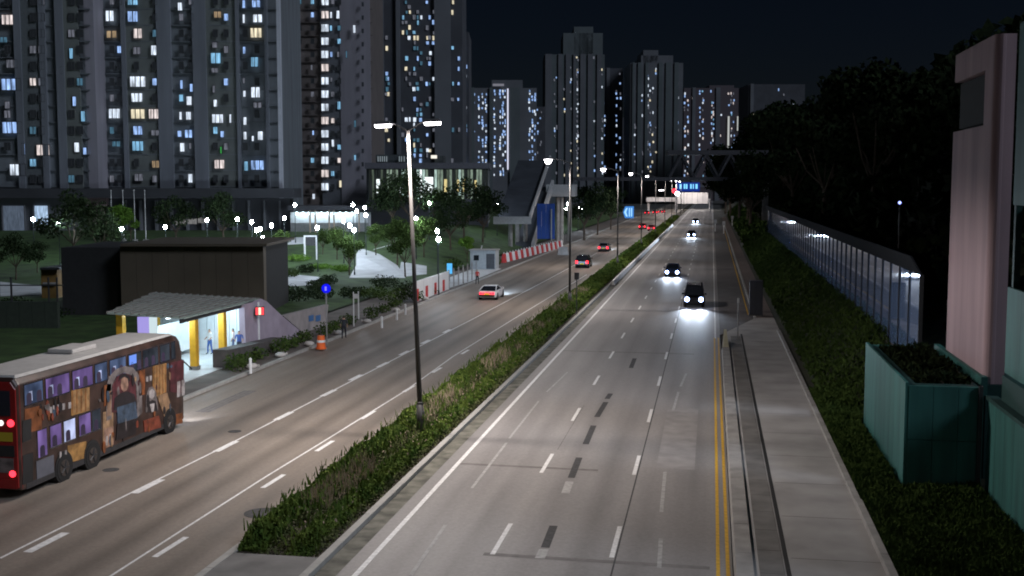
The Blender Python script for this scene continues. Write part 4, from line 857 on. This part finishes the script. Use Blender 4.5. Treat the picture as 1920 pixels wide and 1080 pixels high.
hx('beam', [pD(1268,351,D+1.2),pD(1332,351,D+1.2),pD(1332,351,D+2),pD(1268,351,D+2)], [pD(1268,346,D+1.2),pD(1332,346,D+1.2),pD(1332,346,D+2),pD(1268,346,D+2)], M_steel, GN, go)
for y, e in ((358,E_tail),(363,E_head)): 
    a = pD(1264 if y==358 else 1270,y,D-6); tl = MB().ball(a-go, .9, 8, 6).build('signal_lamp', e, GN)

# ================================================================= PARK LAMPS
E_globe = emit('park globe', (.74,.86,1.0), 420, sample=True)
PARK = [(62,413),(110,420),(228,430),(310,426),(388,414),(445,413),(472,418),(481,432),(488,430),(509,424),(492,448),(500,453),(533,410),(553,385),(595,428),(644,415),(656,424),(664,432),(662,385),(669,398),(684,391),(686,405),(780,411),(805,382),(820,434),(822,450),(909,386),(932,385),(1061,392),(1064,383),(1084,390),(1092,391)]
PARK.sort()
pole_me = MB().tube((0,0,0),(0,0,.5),.11,.09,n=10).tube((0,0,.5),(0,0,5.35),.06,.045,n=10).mesh('pole', mat('park lamp pole',(.03,.04,.04),.5))
globe_me = MB().ball((0,0,5.62),.21,10,7,1.2).mesh('globe', E_globe); cap_me = MB().tube((0,0,5.88),(0,0,5.98),.16,.04,n=10).mesh('cap', MATS['park lamp pole'])
for i, (x, y) in enumerate(PARK):
    d = ray(x, y); best = None
    for k in range(110, 340):
        q = C0 + d*(k/d.dot(hF)); g = park_h(q.x, q.y)
        if q.z <= g+5.6: best = Vector((q.x, q.y, g)); break
    if best is None: best = pD(x, y, 340); best.z -= 5.6
    t = thing('park_lamp', f'slim park lamp with a glowing white globe, {ordn(i)} from the left', 'park lamp', best, 0, 'globe lamps in the park')
    obj('pole', pole_me, t); obj('globe', globe_me, t); obj('cap', cap_me, t)
# ================================================================= TREES
def make_tree_meshes(seed, h, r, m, nl=2200, ls=.32, trunk=.32):
    rs = np.random.default_rng(seed); mb = MB(); tops = []
    mb.tube((0,0,-.2),(.1,0,h*trunk), .16*h/8,.11*h/8)
    for k in range(8):
        a = k*2.4+rs.random(); e = Vector((math.cos(a)*r*(.4+.4*rs.random()), math.sin(a)*r*(.4+.4*rs.random()), h*(.5+.38*rs.random())))
        mid = Vector((e.x*.45,e.y*.45,h*(trunk+.12))); mb.tube((.1,0,h*trunk*(.8+.2*rs.random())),mid,.07*h/8,.05*h/8,n=6); mb.tube(mid,e,.05*h/8,.015,n=5); tops.append(np.array(e))
    tops.append(np.array((0,0,h*.92))); tops = np.array(tops)
    idx = rs.integers(0,len(tops),nl); d = rs.normal(size=(nl,3)); d /= np.linalg.norm(d,axis=1)[:,None]
    C = tops[idx]+d*(rs.random(nl)**.45)[:,None]*r*.46*np.array([1,1,.75]); C = C[C[:,2] > h*trunk*.75]
    return mb.mesh('trunk', M_trunk), quads_mesh('crown', leaves(C, ls), m)
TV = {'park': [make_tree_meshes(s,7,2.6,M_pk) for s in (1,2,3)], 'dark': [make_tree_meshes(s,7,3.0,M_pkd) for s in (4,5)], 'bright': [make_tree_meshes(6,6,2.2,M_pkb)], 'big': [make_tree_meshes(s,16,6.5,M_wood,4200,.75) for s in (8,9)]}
def tree(kind, i, label, loc, s, group=None, rot=0):
    t = thing('tree', label, 'tree', loc, rot, group); t.scale = (s,s,s); a, b = TV[kind][i%len(TV[kind])]; obj('trunk', a, t); obj('crown', b, t); return t
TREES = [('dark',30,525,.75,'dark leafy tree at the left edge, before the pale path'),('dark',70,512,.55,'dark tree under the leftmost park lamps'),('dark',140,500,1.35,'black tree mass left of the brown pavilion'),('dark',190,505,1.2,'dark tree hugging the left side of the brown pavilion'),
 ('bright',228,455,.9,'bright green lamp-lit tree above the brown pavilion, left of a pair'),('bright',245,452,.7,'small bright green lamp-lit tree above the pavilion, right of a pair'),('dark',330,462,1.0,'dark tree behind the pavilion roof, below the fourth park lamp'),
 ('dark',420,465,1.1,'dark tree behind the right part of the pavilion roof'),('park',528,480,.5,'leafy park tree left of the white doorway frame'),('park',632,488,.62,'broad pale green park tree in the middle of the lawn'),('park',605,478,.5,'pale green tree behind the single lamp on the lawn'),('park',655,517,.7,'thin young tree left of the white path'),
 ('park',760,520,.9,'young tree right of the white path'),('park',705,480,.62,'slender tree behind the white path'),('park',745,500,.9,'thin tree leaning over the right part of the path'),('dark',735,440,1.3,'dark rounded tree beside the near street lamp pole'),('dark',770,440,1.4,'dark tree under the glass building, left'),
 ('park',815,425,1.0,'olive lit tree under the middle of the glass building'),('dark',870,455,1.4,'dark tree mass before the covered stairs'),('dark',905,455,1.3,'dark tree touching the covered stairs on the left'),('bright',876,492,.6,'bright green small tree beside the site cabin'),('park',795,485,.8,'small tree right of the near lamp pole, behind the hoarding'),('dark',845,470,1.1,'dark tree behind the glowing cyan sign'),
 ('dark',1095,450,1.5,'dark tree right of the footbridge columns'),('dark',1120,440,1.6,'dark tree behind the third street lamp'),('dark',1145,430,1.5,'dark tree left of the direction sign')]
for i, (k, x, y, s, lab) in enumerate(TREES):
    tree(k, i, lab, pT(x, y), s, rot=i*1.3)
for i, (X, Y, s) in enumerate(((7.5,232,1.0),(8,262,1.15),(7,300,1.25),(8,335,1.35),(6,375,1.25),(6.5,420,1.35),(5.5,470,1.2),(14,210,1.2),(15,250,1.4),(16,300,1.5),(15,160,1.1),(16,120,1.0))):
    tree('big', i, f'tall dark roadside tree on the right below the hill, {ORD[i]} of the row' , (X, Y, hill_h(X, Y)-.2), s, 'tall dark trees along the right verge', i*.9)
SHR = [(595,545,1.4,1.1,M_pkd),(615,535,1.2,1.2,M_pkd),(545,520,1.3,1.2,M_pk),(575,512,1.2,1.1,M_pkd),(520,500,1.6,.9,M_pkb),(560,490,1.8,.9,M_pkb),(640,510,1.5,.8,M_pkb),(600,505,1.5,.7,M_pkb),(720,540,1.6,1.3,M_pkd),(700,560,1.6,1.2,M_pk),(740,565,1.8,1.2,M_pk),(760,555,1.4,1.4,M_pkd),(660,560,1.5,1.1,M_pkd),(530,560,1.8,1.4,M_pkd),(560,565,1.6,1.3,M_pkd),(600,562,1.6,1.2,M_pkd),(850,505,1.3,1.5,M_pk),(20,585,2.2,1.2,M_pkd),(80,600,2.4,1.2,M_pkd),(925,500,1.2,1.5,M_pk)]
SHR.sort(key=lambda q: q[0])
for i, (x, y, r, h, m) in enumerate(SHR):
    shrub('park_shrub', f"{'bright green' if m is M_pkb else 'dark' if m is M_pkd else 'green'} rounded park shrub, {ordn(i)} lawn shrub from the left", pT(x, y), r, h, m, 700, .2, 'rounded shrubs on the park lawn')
# ================================================================= BUILDINGS ON THE LEFT
def pbox(name, x0, x1, y0, y1, D0, D1, m, par, bev=0, zbot=None):
    """box whose front face spans the photo rectangle at forward distance D0"""
    org = Vector(par.location); a = pD(x0,y1,D0); b = pD(x1,y1,D0); zt = pD((x0+x1)/2,y0,D0).z; zb = a.z if zbot is None else zbot
    dv = hF*(D1-D0); f = lambda p, z: Vector((p.x,p.y,z))-org
    return MB().hexa([f(a,zb),f(b,zb),f(b+dv,zb),f(a+dv,zb)],[f(a,zt),f(b,zt),f(b+dv,zt),f(a+dv,zt)]).build(name, m, par, bevel=bev)
M_brown = mat('brown cladding', (.105,.085,.062), .7, var=.12, scale=.4)
PV = thing('brown_pavilion', 'low windowless dark brown clad pavilion behind the bus shelter', 'building', pD(360,600,96))
for k in range(9):
    x0 = 230+k*29.7; pbox('cladding_panel', x0, x0+29.3, 462, 640, 96, 97, M_brown, PV, zbot=0)
pbox('core', 120, 496, 464, 640, 97.2, 108, M_pkd if False else mat('dark pavilion wall',(.025,.025,.026),.8), PV, zbot=0); pbox('roof_edge', 226, 500, 457, 462, 95.6, 108, M_brown, PV)
FBx = thing('garden_wall', 'low dark wall with a rail along the left edge of the park path', 'wall', pD(60,600,88))
for k in range(5): pbox('panel', -10+k*24, 13.5+k*24, 566, 640, 88, 88.5, mat('dark green wall',(.03,.04,.03),.8), FBx, zbot=0)
for x in (20,90,106): pbox('rail_post', x, x+2, 520, 566, 88, 88.2, M_dsteel, FBx)
pbox('top_rail', -10, 118, 534, 536, 88, 88.1, M_dsteel, FBx)
t = thing('orange_kiosk', 'small dim orange kiosk beyond the left park path', 'kiosk', pD(92,545,112)); pbox('body', 78,108, 506, 548, 112, 115, mat('kiosk orange',(.22,.13,.04),.7), t, zbot=0); pbox('roof', 75,111, 502, 506, 111.5, 115.5, M_dsteel, t); pbox('counter', 80,106, 530, 533, 111.7, 112, M_conc, t)
# podium
M_pod = mat('podium concrete',(.13,.135,.15),.8,var=.15,scale=.2); M_podd = mat('podium dark',(.05,.052,.06),.8,var=.2,scale=.2); M_podp = mat('podium pink tile',(.24,.17,.18),.7)
PO = thing('podium', 'long grey podium with a bright doorway below the left housing towers', 'podium', pD(270,430,192))
pbox('wall', -60, 190, 362, 470, 192, 196, M_pod, PO, zbot=0); pbox('wall', 190, 545, 372, 470, 193, 196, M_podd, PO, zbot=0); pbox('roof_slab', -60, 552, 353, 371, 190.5, 197, M_podd, PO)
pbox('tile_bay', 158, 200, 366, 386, 191.2, 192.5, M_podp, PO); pbox('tile_bay', 168, 194, 387, 420, 191.4, 192.5, M_podp, PO)
E_door = emit('doorway light',(.45,.62,.85),.8,curtain=.4); pbox('doorway', 65, 90, 386, 421, 191.7, 192, E_door, PO); pbox('doorway', 5, 46, 386, 435, 191.8, 192, emit('dim doorway',(.10,.13,.18),.7,curtain=.3), PO)
for x in (4,46,63,91): pbox('door_jamb', x, x+2.2, 384, 436, 191.4, 191.7, M_pod, PO)
for k in range(12): pbox('pier', 205+k*29, 209+k*29, 376, 470, 192.2, 193, M_pod, PO, zbot=0)
for k, (x0,x1) in enumerate(((328,348),(352,368),(371,388))): pbox('lit_canopy_panel', x0, x1, 411-k*1.5, 422-k*2, 188, 188.3, emit('dim canopy light',(.22,.22,.22),.7,curtain=.4), PO)
for i, x in enumerate((210,232,253,273)):
    a = pD(x,425,172); t = thing('flagpole', f'thin pale flagpole before the podium, {ORD[i]} from the left', 'flagpole', (a.x,a.y,park_h(a.x,a.y)), 0, 'flagpoles before the podium'); ztop = pD(x,358,172).z-park_h(a.x,a.y)
    MB().tube((0,0,0),(0,0,ztop),.07,.04,n=8).build('pole', M_wpaint, t); MB().ball((0,0,ztop+.06),.1,8,6).build('finial', M_wpaint, t); MB().box(-.3,.3,-.3,.3,0,.25).build('base', M_conc, t)
# canopy building with a row of wall lamps
CB = thing('canopy_building', 'low white building with a row of bright wall lamps under its canopy', 'building', pD(620,430,188)); 
pbox('wall', 545, 690, 398, 440, 188, 192, mat('white washed wall',(.6,.63,.66),.7,var=.08), CB, zbot=2); pbox('canopy', 540, 692, 386, 394, 183, 192, M_podd, CB); pbox('lower_wall', 545, 690, 418, 445, 187.2, 187.95, mat('grey wall',(.28,.28,.29),.7), CB, zbot=2)
E_wall = emit('wall lamp',(.75,.95,1.0),5); co = Vector(CB.location)
for k in range(10):
    x = 556+k*11.6; pbox('wall_lamp', x-1.6, x+1.6, 397.5, 403, 187.5, 187.9, E_wall, CB); lamp_light('wall_lamp_light', CB, pD(x,403,187.0)-co, 'POINT', 36, (.75,.92,1.0), .1)
for x in (580,590,616,625,672): pbox('column', x, x+2.4, 394, 440, 184, 184.4, mat('tan column',(.42,.33,.26),.7), CB, zbot=2)
# glass fronted building
GB_ = thing('glass_building', 'low glass fronted building glowing pale green behind the near street lamp', 'building', pD(800,390,222)); M_gdark = mat('glass building frame',(.045,.055,.06),.6)
pbox('core', 688, 915, 312, 420, 223, 240, M_gdark, GB_, zbot=0); pbox('roof_slab', 684, 918, 305, 316, 220, 241, mat('roof grey',(.10,.10,.12),.8), GB_); pbox('base', 688, 915, 374, 420, 221.8, 222.9, M_podd, GB_, zbot=0)
EG = [emit('green pane dim',(.10,.13,.10),.6,curtain=.6), emit('green pane',(.26,.34,.27),.8,curtain=.6), emit('pale pane',(.50,.68,.62),.9,curtain=.5), emit('white pane',(.9,1.0,1.0),1.5,curtain=.2), emit('amber pane',(.75,.62,.28),1.0,curtain=.3), emit('dark pane',(.025,.03,.03),.6,curtain=.5)]
xs = 692; k = 0; seq = [5,0,5,5,0,5,1,1,0,1,5,2,1,2,1,5,2,3,2,1,5,5,2,1,1,5,0,1,5,0,2,1,5,0,1,5,1,1,5,5]
while xs < 912:
    w = 4.6; pbox('window_pane', xs, xs+w, 318, 373, 222.4, 222.8, EG[seq[k%len(seq)]], GB_); xs += 5.6; k += 1
for k in range(41): pbox('mullion', 690.6+k*5.6, 691.7+k*5.6, 317, 374, 222.0, 222.8, M_gdark, GB_)
for x0, x1, y0, y1, e in ((706,712,336,362,3),(746,751,337,362,3),(796,812,332,363,3),(833,838,336,360,4),(857,861,337,359,4),(868,872,336,360,4),(890,894,338,361,4)): pbox('bright_light', x0, x1, y0, y1, 221.6, 221.9, EG[e], GB_)
pbox('roof_plant', 705, 770, 290, 305, 224, 232, M_gdark, GB_); pbox('roof_plant', 815, 832, 292, 305, 224, 230, M_gdark, GB_)
for x in (708,712,716,720,724,748,752,757): pbox('roof_light', x, x+1.6, 293, 303, 223.5, 223.9, emit('dim roof light',(.3,.36,.4),.6), GB_)
pbox('roof_light', 808, 819, 291, 297, 223, 223.5, emit('roof lamp',(.9,.85,.75),1.2), GB_)
t = thing('white_doorway_frame', 'white doorway frame standing on the park lawn', 'gateway', pT(583,487)); MB().box(-.95,-.75,-.1,.1,0,3.1).build('post', M_wpaint, t); MB().box(.75,.95,-.1,.1,0,3.1).build('post', M_wpaint, t); MB().box(-.95,.95,-.12,.12,3.1,3.3).build('lintel', M_wpaint, t); MB().box(-.74,.74,.02,.06,1.9,3.09).build('sign_plate', M_dsteel, t)

# ================================================================= HOUSING TOWERS
EW = {'w': emit('window white',(.76,.86,1.0),1.0,curtain=.7), 'b': emit('window blue white',(.36,.56,1.0),.9,curtain=.75), 'c': emit('window cyan',(.24,.52,.78),.8,curtain=.7), 'C': emit('window dim cyan',(.08,.19,.28),.7,curtain=.5),
 'y': emit('window yellow',(.9,.80,.58),.9,curtain=.6), 'o': emit('window orange',(.50,.36,.22),.6,curtain=.7), 'p': emit('window pinkish',(.80,.70,.68),.9,curtain=.7), 'd': emit('window dim',(.16,.17,.21),.7,curtain=.6), 'g': emit('window green',(.05,.4,.08),.8)}
M_dwin = glass('dark window glass', (.05,.055,.06), .35); M_fr = mat('window frame',(.07,.07,.075),.6,var=.05)
def unit_frame(n):
    mb = MB(); mb.box(-.5,.5,-.1,.05,-.5,-.44).box(-.5,.5,-.1,.05,.44,.5); w = .06/ max(1,n)*3.0
    for k in range(n+1): c = -.5+k/n; mb.box(max(-.5,c-w/2) if k else -.5, min(.5,c+w/2) if k < n else .5, -.1,.05,-.44,.44)
    return mb.mesh('window', M_fr)
UF = {n: unit_frame(n) for n in (1,2,3,4)}; UP = {k: MB().box(-.47,.47,-.02,.02,-.46,.46).mesh('pane', e) for k, e in EW.items()}; UPD = MB().box(-.47,.47,-.02,.02,-.46,.46).mesh('pane', M_dwin)
UW = {k: MB().box(-.5,.5,-.06,.06,-.5,.5).mesh('window', e) for k, e in EW.items()}
def window(par, x, y, w, h, D, key):
    """framed window, centre (x,y) and size in photo pixels, on the wall at forward distance D"""
    p = pD(x, y, D); sx, sz = w*D/FPX, h*D/FPX; n = 1 if sx < 1.1 else 2 if sx < 1.9 else 3 if sx < 3.0 else 4
    o = obj('window', UF[n], par, p-Vector(par.location), (sx, 1, sz), YAW); obj('pane', UP[key] if key else UPD, o, (0,-.04,0))
    return o
def tower(label, x0, x1, ytop, D, depth, wall, pil, pilm, ybase=400, extra=(), ztop=None):
    t = thing('housing_tower', label, 'tower block', pD((x0+x1)/2, ybase, D)); t.location.z = 0
    pbox('wall', x0, x1, ytop, ybase, D, D+depth, wall, t, zbot=0)
    for a, b in pil: pbox('pilaster', a, b, ytop-1, ybase, D-.7, D-.02, pilm, t, zbot=0)
    if ybase < 380 and D < 260:      # thin slab edges at every floor
        dy = 30.3 if D < 220 else 24.8
        for k in range(0, 13 if D < 220 else 15): pbox('slab_edge', x0, x1, 16+dy*k, 17.6+dy*k, D-.35, D-.02, wall, t)
    for a, b, m, d in extra: pbox('wall_bay', a, b, ytop-.5, ybase, D-d, D-.03, m, t, zbot=0)
    return t
Z = .3518
M_t1 = mat('tower wall grey',(.155,.172,.19),.8,var=.22,scale=.5,streak=True); M_t1l = mat('tower pilaster grey',(.18,.195,.225),.8,var=.18,scale=.4,streak=True); M_t1b = mat('tower green grey',(.145,.16,.155),.8,var=.12,scale=.3)
M_t2 = mat('tower brown',(.14,.12,.115),.8,var=.12,scale=.3); M_t2l = mat('tower mauve grey',(.25,.24,.275),.8,var=.15,scale=.4,streak=True); M_pipe = mat('pale pipe',(.50,.52,.58),.6,var=.05); M_t3 = mat('tower dark blue grey',(.075,.08,.095),.8,var=.15,scale=.2); M_t4 = mat('far tower grey',(.15,.16,.18),.8,var=.12,scale=.1); M_t4b = mat('far tower slate',(.125,.15,.16),.8,var=.12,scale=.1)
zx = lambda a, b, off=0: (off+a*Z, off+b*Z)
TA = tower('leftmost housing tower with a wide pale pilaster and lit rooms', -60, 168, -420, 198, 20, M_t1, [zx(104,140),zx(236,268),zx(322,366)], M_t1l, 372, [(*zx(140,236),mat('tower recess',(.12,.135,.145),.85),.4),(*zx(366,445),M_t1b,.5)])
TBq = tower('wide grey housing tower with many lit windows and slim pale pilasters', 168, 526, -420, 203, 22, M_t1, [zx(552,572),zx(668,692),zx(855,930),zx(1044,1115),zx(1272,1290),zx(1424,1440)], M_t1l, 372, [(*zx(448,528),M_t2l,5.0),(*zx(692,850),M_t1b,.3),(*zx(1115,1272),M_t1b,.3)])
TC = tower('brown and mauve housing tower with one full column of lit stairwell windows', 527, 698, -420, 245, 24, M_t2, [(548,565),(641,697)], M_t2l, 378, [(605,641,mat('tower slate',(.13,.14,.16),.8,var=.1),.5),(531,548,mat('tower wine',(.12,.085,.09),.8),.3)])
pbox('drain_pipe', 524, 530.5, -420, 372, 199, 200, M_pipe, TBq)
rowsA = [30.3*k+2 for k in range(-1,12)]
Wn1 = [(40,105,60,55,'p'),(65,340,60,45,'d'),(60,450,105,65,'b'),(65,680,105,65,'b'),(125,795,20,65,'b'),(230,800,70,60,'p'),(95,905,85,65,'w'),(380,285,20,60,'c'),(327,375,10,40,'b'),(397,540,20,55,'b'),(443,620,25,60,'c'),(410,785,30,55,'w'),(453,805,20,40,'b'),(40,560,30,40,'d'),(20,212,40,30,'C')]
Wn2 = [(585,85,44,60,'w'),(648,80,12,40,'b'),(535,85,10,50,'w'),(708,12,55,30,'c'),(708,88,55,60,'b'),(595,183,55,40,'o'),(735,178,45,55,'p'),(730,270,40,40,'d'),(820,268,32,55,'w'),(735,435,85,60,'w'),(730,520,60,50,'w'),(610,605,60,55,'w'),(735,607,75,55,'y'),(820,607,55,55,'p'),(735,695,50,50,'b'),(828,708,45,30,'d'),(735,778,60,55,'c'),(620,767,45,30,'C'),(740,945,45,40,'d'),(830,875,40,40,'o'),(960,35,25,45,'w'),(968,450,14,50,'b'),(1020,468,16,45,'b'),(1008,537,30,50,'w'),(963,617,14,45,'w'),(1005,617,30,45,'w'),(957,713,24,35,'b'),(1005,713,40,45,'b'),(972,785,26,50,'w'),(1014,778,12,35,'d'),(1015,950,26,50,'w'),(1160,78,40,35,'o'),(1150,310,55,60,'c'),(1145,240,30,30,'d'),(1145,375,35,25,'d'),(1140,475,14,40,'d'),(1148,550,20,40,'w'),(1160,632,60,50,'w'),(1228,632,10,50,'w'),(1185,715,20,35,'b'),(1178,800,8,40,'g'),(1170,875,55,50,'p'),(1300,22,16,45,'b'),(1365,20,45,40,'b'),(1300,100,12,50,'w'),(1373,98,50,45,'w'),(1365,175,60,55,'y'),(1302,268,14,40,'b'),(1357,330,40,55,'c'),(1300,430,12,30,'d'),(1303,500,14,35,'w'),(1362,492,48,60,'w'),(1372,560,45,30,'d'),(1306,645,18,45,'w'),(1307,723,18,45,'w'),(1388,723,30,50,'w'),(1348,738,12,30,'w'),(1312,885,22,55,'c'),(1372,880,70,55,'b')]
FR = random.Random(12)
def fill(par, lits, cols, rows, D, w, h):
    """dark windows wherever no lit one stands"""
    for x in cols:
        for y in rows:
            if any(abs(x-a*Z-o_) < (w+c*Z)/2+1 and abs(y-b*Z) < (h+d*Z)/2+1 for a,b,c,d,_,o_ in lits): continue
            window(par, x, y, w, h, D, FR.choice('ddCCbcdpd') if FR.random() < .26 else None)
for par, lst, D in ((TA,Wn1,197.4),(TBq,Wn2,202.4)):
    for x,y,w,h,k in lst: window(par, x*Z, y*Z, w*Z, h*Z, D, k)
fill(TA, [(*q,0) for q in Wn1], [14,62,78,134,150], rowsA, 197.4, 12, 15)
fill(TBq, [(*q,0) for q in Wn2], [210,224,256,290,340,358,404,424,460,482], rowsA, 202.4, 9, 14)
Wn3 = [(168,90,30,50,'C'),(222,75,25,50,'w'),(228,300,18,25,'w'),(297,360,10,30,'d'),(175,570,30,40,'C'),(233,500,16,30,'d'),(233,575,18,30,'b'),(233,618,18,35,'w'),(233,830,14,30,'d'),(238,965,20,45,'w'),(305,708,10,25,'b'),(308,1047,14,30,'w'),(437,78,18,45,'w'),(400,80,12,35,'w'),(400,150,12,30,'c'),(402,290,12,30,'b'),(438,290,12,30,'d'),(443,562,18,45,'c'),(410,763,14,40,'w'),(450,980,14,40,'y'),(402,425,10,24,'d')]
Wn3p = [(482,290,8,40,'C'),(524,155,14,45,'w'),(528,660,12,40,'C'),(528,840,12,30,'c')]
for x,y,w,h,k in Wn3: window(TC, 480+x*Z, y*Z, w*Z, h*Z, 244.3, k)
for x,y,w,h,k in Wn3p: window(TC, 480+x*Z, y*Z, w*Z, h*Z, 243.5, k)
for k in range(15): window(TC, 480+368*Z, (8+70.5*k)*Z, 40*Z, 42*Z, 244.2, 'p' if k%4==1 else 'w')
fill(TC, [(*q,480) for q in Wn3+[(368,8+70.5*k,40,42,'w') for k in range(15)]], [562,586,624,636], [3+24.8*k for k in range(15)], 244.2, 7, 10)
for k in range(14): pbox('vent_slot', 678, 682, 4+25*k, 12+25*k, 243.5, 243.68, M_droof, TC)
# towers further back: single lit panes
def far_tower(label, x0, x1, ytop, ybase, D, depth, wall, pil, cols, dy, dens, seed, keys, steps=(), wsz=(3.2,5.5)):
    t = tower(label, x0, x1, ytop, D, depth, wall, pil, M_t4 if wall is not M_t4 else M_t4b, ybase)
    for a, b, yt in steps: pbox('upper_block', a, b, yt, ytop+4, D+1, D+depth-1, wall, t)
    rs = random.Random(seed); y = ytop+6; r = 0
    while y < ybase-8 and y < 330:
        for c, dn in cols:
            if y > 2 and rs.random() < dn*dens:
                p = pD(c+rs.uniform(-1,1), y+rs.uniform(-.6,.6), D-.2); w, h = wsz[0]*rs.uniform(.6,1.3), wsz[1]*rs.uniform(.7,1.2)
                obj('window', UW[rs.choice(keys)], t, p-Vector(t.location), (w*D/FPX, 1, h*D/FPX), YAW)
        y += dy; r += 1
    return t
far_tower('dark narrow housing tower behind the near street lamp, scattered blue windows', 698, 868, -300, 372, 300, 26, M_t3, [(712,722),(745,752),(816,846)], [(704,.35),(708,.3),(725,.7),(728,.4),(755,.25),(762,.5),(768,.4),(777,.8),(783,.6),(789,.75),(801,.7),(806,.3),(813,.25),(849,.5),(860,.6)], 9.6, .5, 3, 'wbbcddyC', wsz=(4.2,7.0))
far_tower('slim tower edge with a column of blue windows beside the dark tower', 846, 880, 60, 372, 330, 20, M_t3, [(846,852)], [(856,.6),(868,.7),(873,.5)], 8.5, .7, 5, 'bbwbc', wsz=(3,6))
far_tower('pale-topped tower with one tall bright vertical light strip', 880, 1006, 165, 360, 560, 30, M_t4, [(884,890),(918,924),(956,975)], [(888,.5),(898,.7),(905,.7),(911,.6),(927,.9),(938,.7),(943,.8),(947,.5),(970,.4),(993,.6),(998,.8),(1003,.6)], 5.4, .75, 11, 'bbbwwb', [(922,980,150)], (2.4,4.4))
T6 = far_tower('tallest tower of the far skyline with a stepped roof', 1020, 1132, 102, 360, 760, 40, M_t4b, [(1022,1034),(1046,1053),(1060,1068),(1074,1078),(1087,1096),(1101,1110),(1118,1126)], [(1027,.15),(1040,.4),(1043,.25),(1058,.3),(1070,.4),(1082,.9),(1083,.9),(1091,.2),(1114,.35),(1122,.2),(1129,.5)], 4.6, .42, 13, 'wdbdydd', [(1056,1130,62),(1076,1112,50)], (2.2,4))
far_tower('dark lower tower at the right shoulder of the tallest far tower', 1130, 1166, 128, 360, 800, 30, M_t3, [(1136,1142)], [(1131,.7),(1134,.4),(1156,.6),(1163,.35)], 4.6, .45, 17, 'wdbbd', (), (2.2,4))
far_tower('second far tower with a small stepped crown, left of the hill', 1180, 1278, 118, 360, 760, 40, M_t4, [(1184,1188),(1194,1201),(1208,1213),(1233,1240),(1246,1256),(1262,1270)], [(1190,.3),(1204,.4),(1215,.8),(1219,.9),(1224,.5),(1230,.35),(1238,.4),(1252,.3),(1271,.25)], 4.6, .45, 19, 'wdbdyd', [(1202,1262,104),(1206,1234,94)], (2.2,4))
far_tower('low pinkish far tower with blue windows left of the wooded hill', 1280, 1386, 165, 360, 900, 40, mat('far tower pink',(.12,.10,.115),.8,var=.1), [(1296,1302),(1340,1348)], [(1284,.8),(1290,.5),(1300,.5),(1312,.6),(1318,.5),(1334,.9),(1337,.8),(1352,.35),(1366,.5),(1371,.8),(1376,.5)], 4.4, .6, 23, 'bbwdpc', [(1330,1376,160)], (2.2,4))
far_tower('farthest right tower half hidden by the wooded hill', 1400, 1505, 158, 360, 700, 30, M_t3, [(1404,1410)], [(1408,.4),(1412,.4),(1460,.2),(1470,.35),(1478,.4),(1486,.4)], 4.6, .55, 29, 'wbbyd', (), (2.2,4))
far_tower('narrow dim tower in the gap right of the strip-lit tower', 1004, 1022, 200, 360, 640, 20, M_t3, [], [(1008,.5),(1014,.4)], 5, .5, 31, 'bbd', (), (2.2,4))
far_tower('narrow dim tower in the gap between the two stepped far towers', 1164, 1184, 220, 360, 840, 20, M_t3, [], [(1170,.5),(1177,.5)], 4.6, .5, 37, 'bwd', (), (2,3.6))
t5 = [o for o in COL.objects if o.get('label','').startswith('pale-topped')][0]
pbox('light_strip', 951, 953.4, 166, 318, 559, 559.6, emit('strip light',(.8,.82,1.0),1.0), t5); pbox('roof_light', 924, 945, 157, 161, 559, 560, emit('roof edge glow',(.3,.3,.36),.6), t5)
t8 = [o for o in COL.objects if o.get('label','').startswith('low pinkish')][0]
for x, a, b in ((1364,218,278),(1382,218,245)): pbox('light_strip', x, x+3, a, b, 899, 899.6, emit('stair light',(.6,.62,.6),.8), t8)
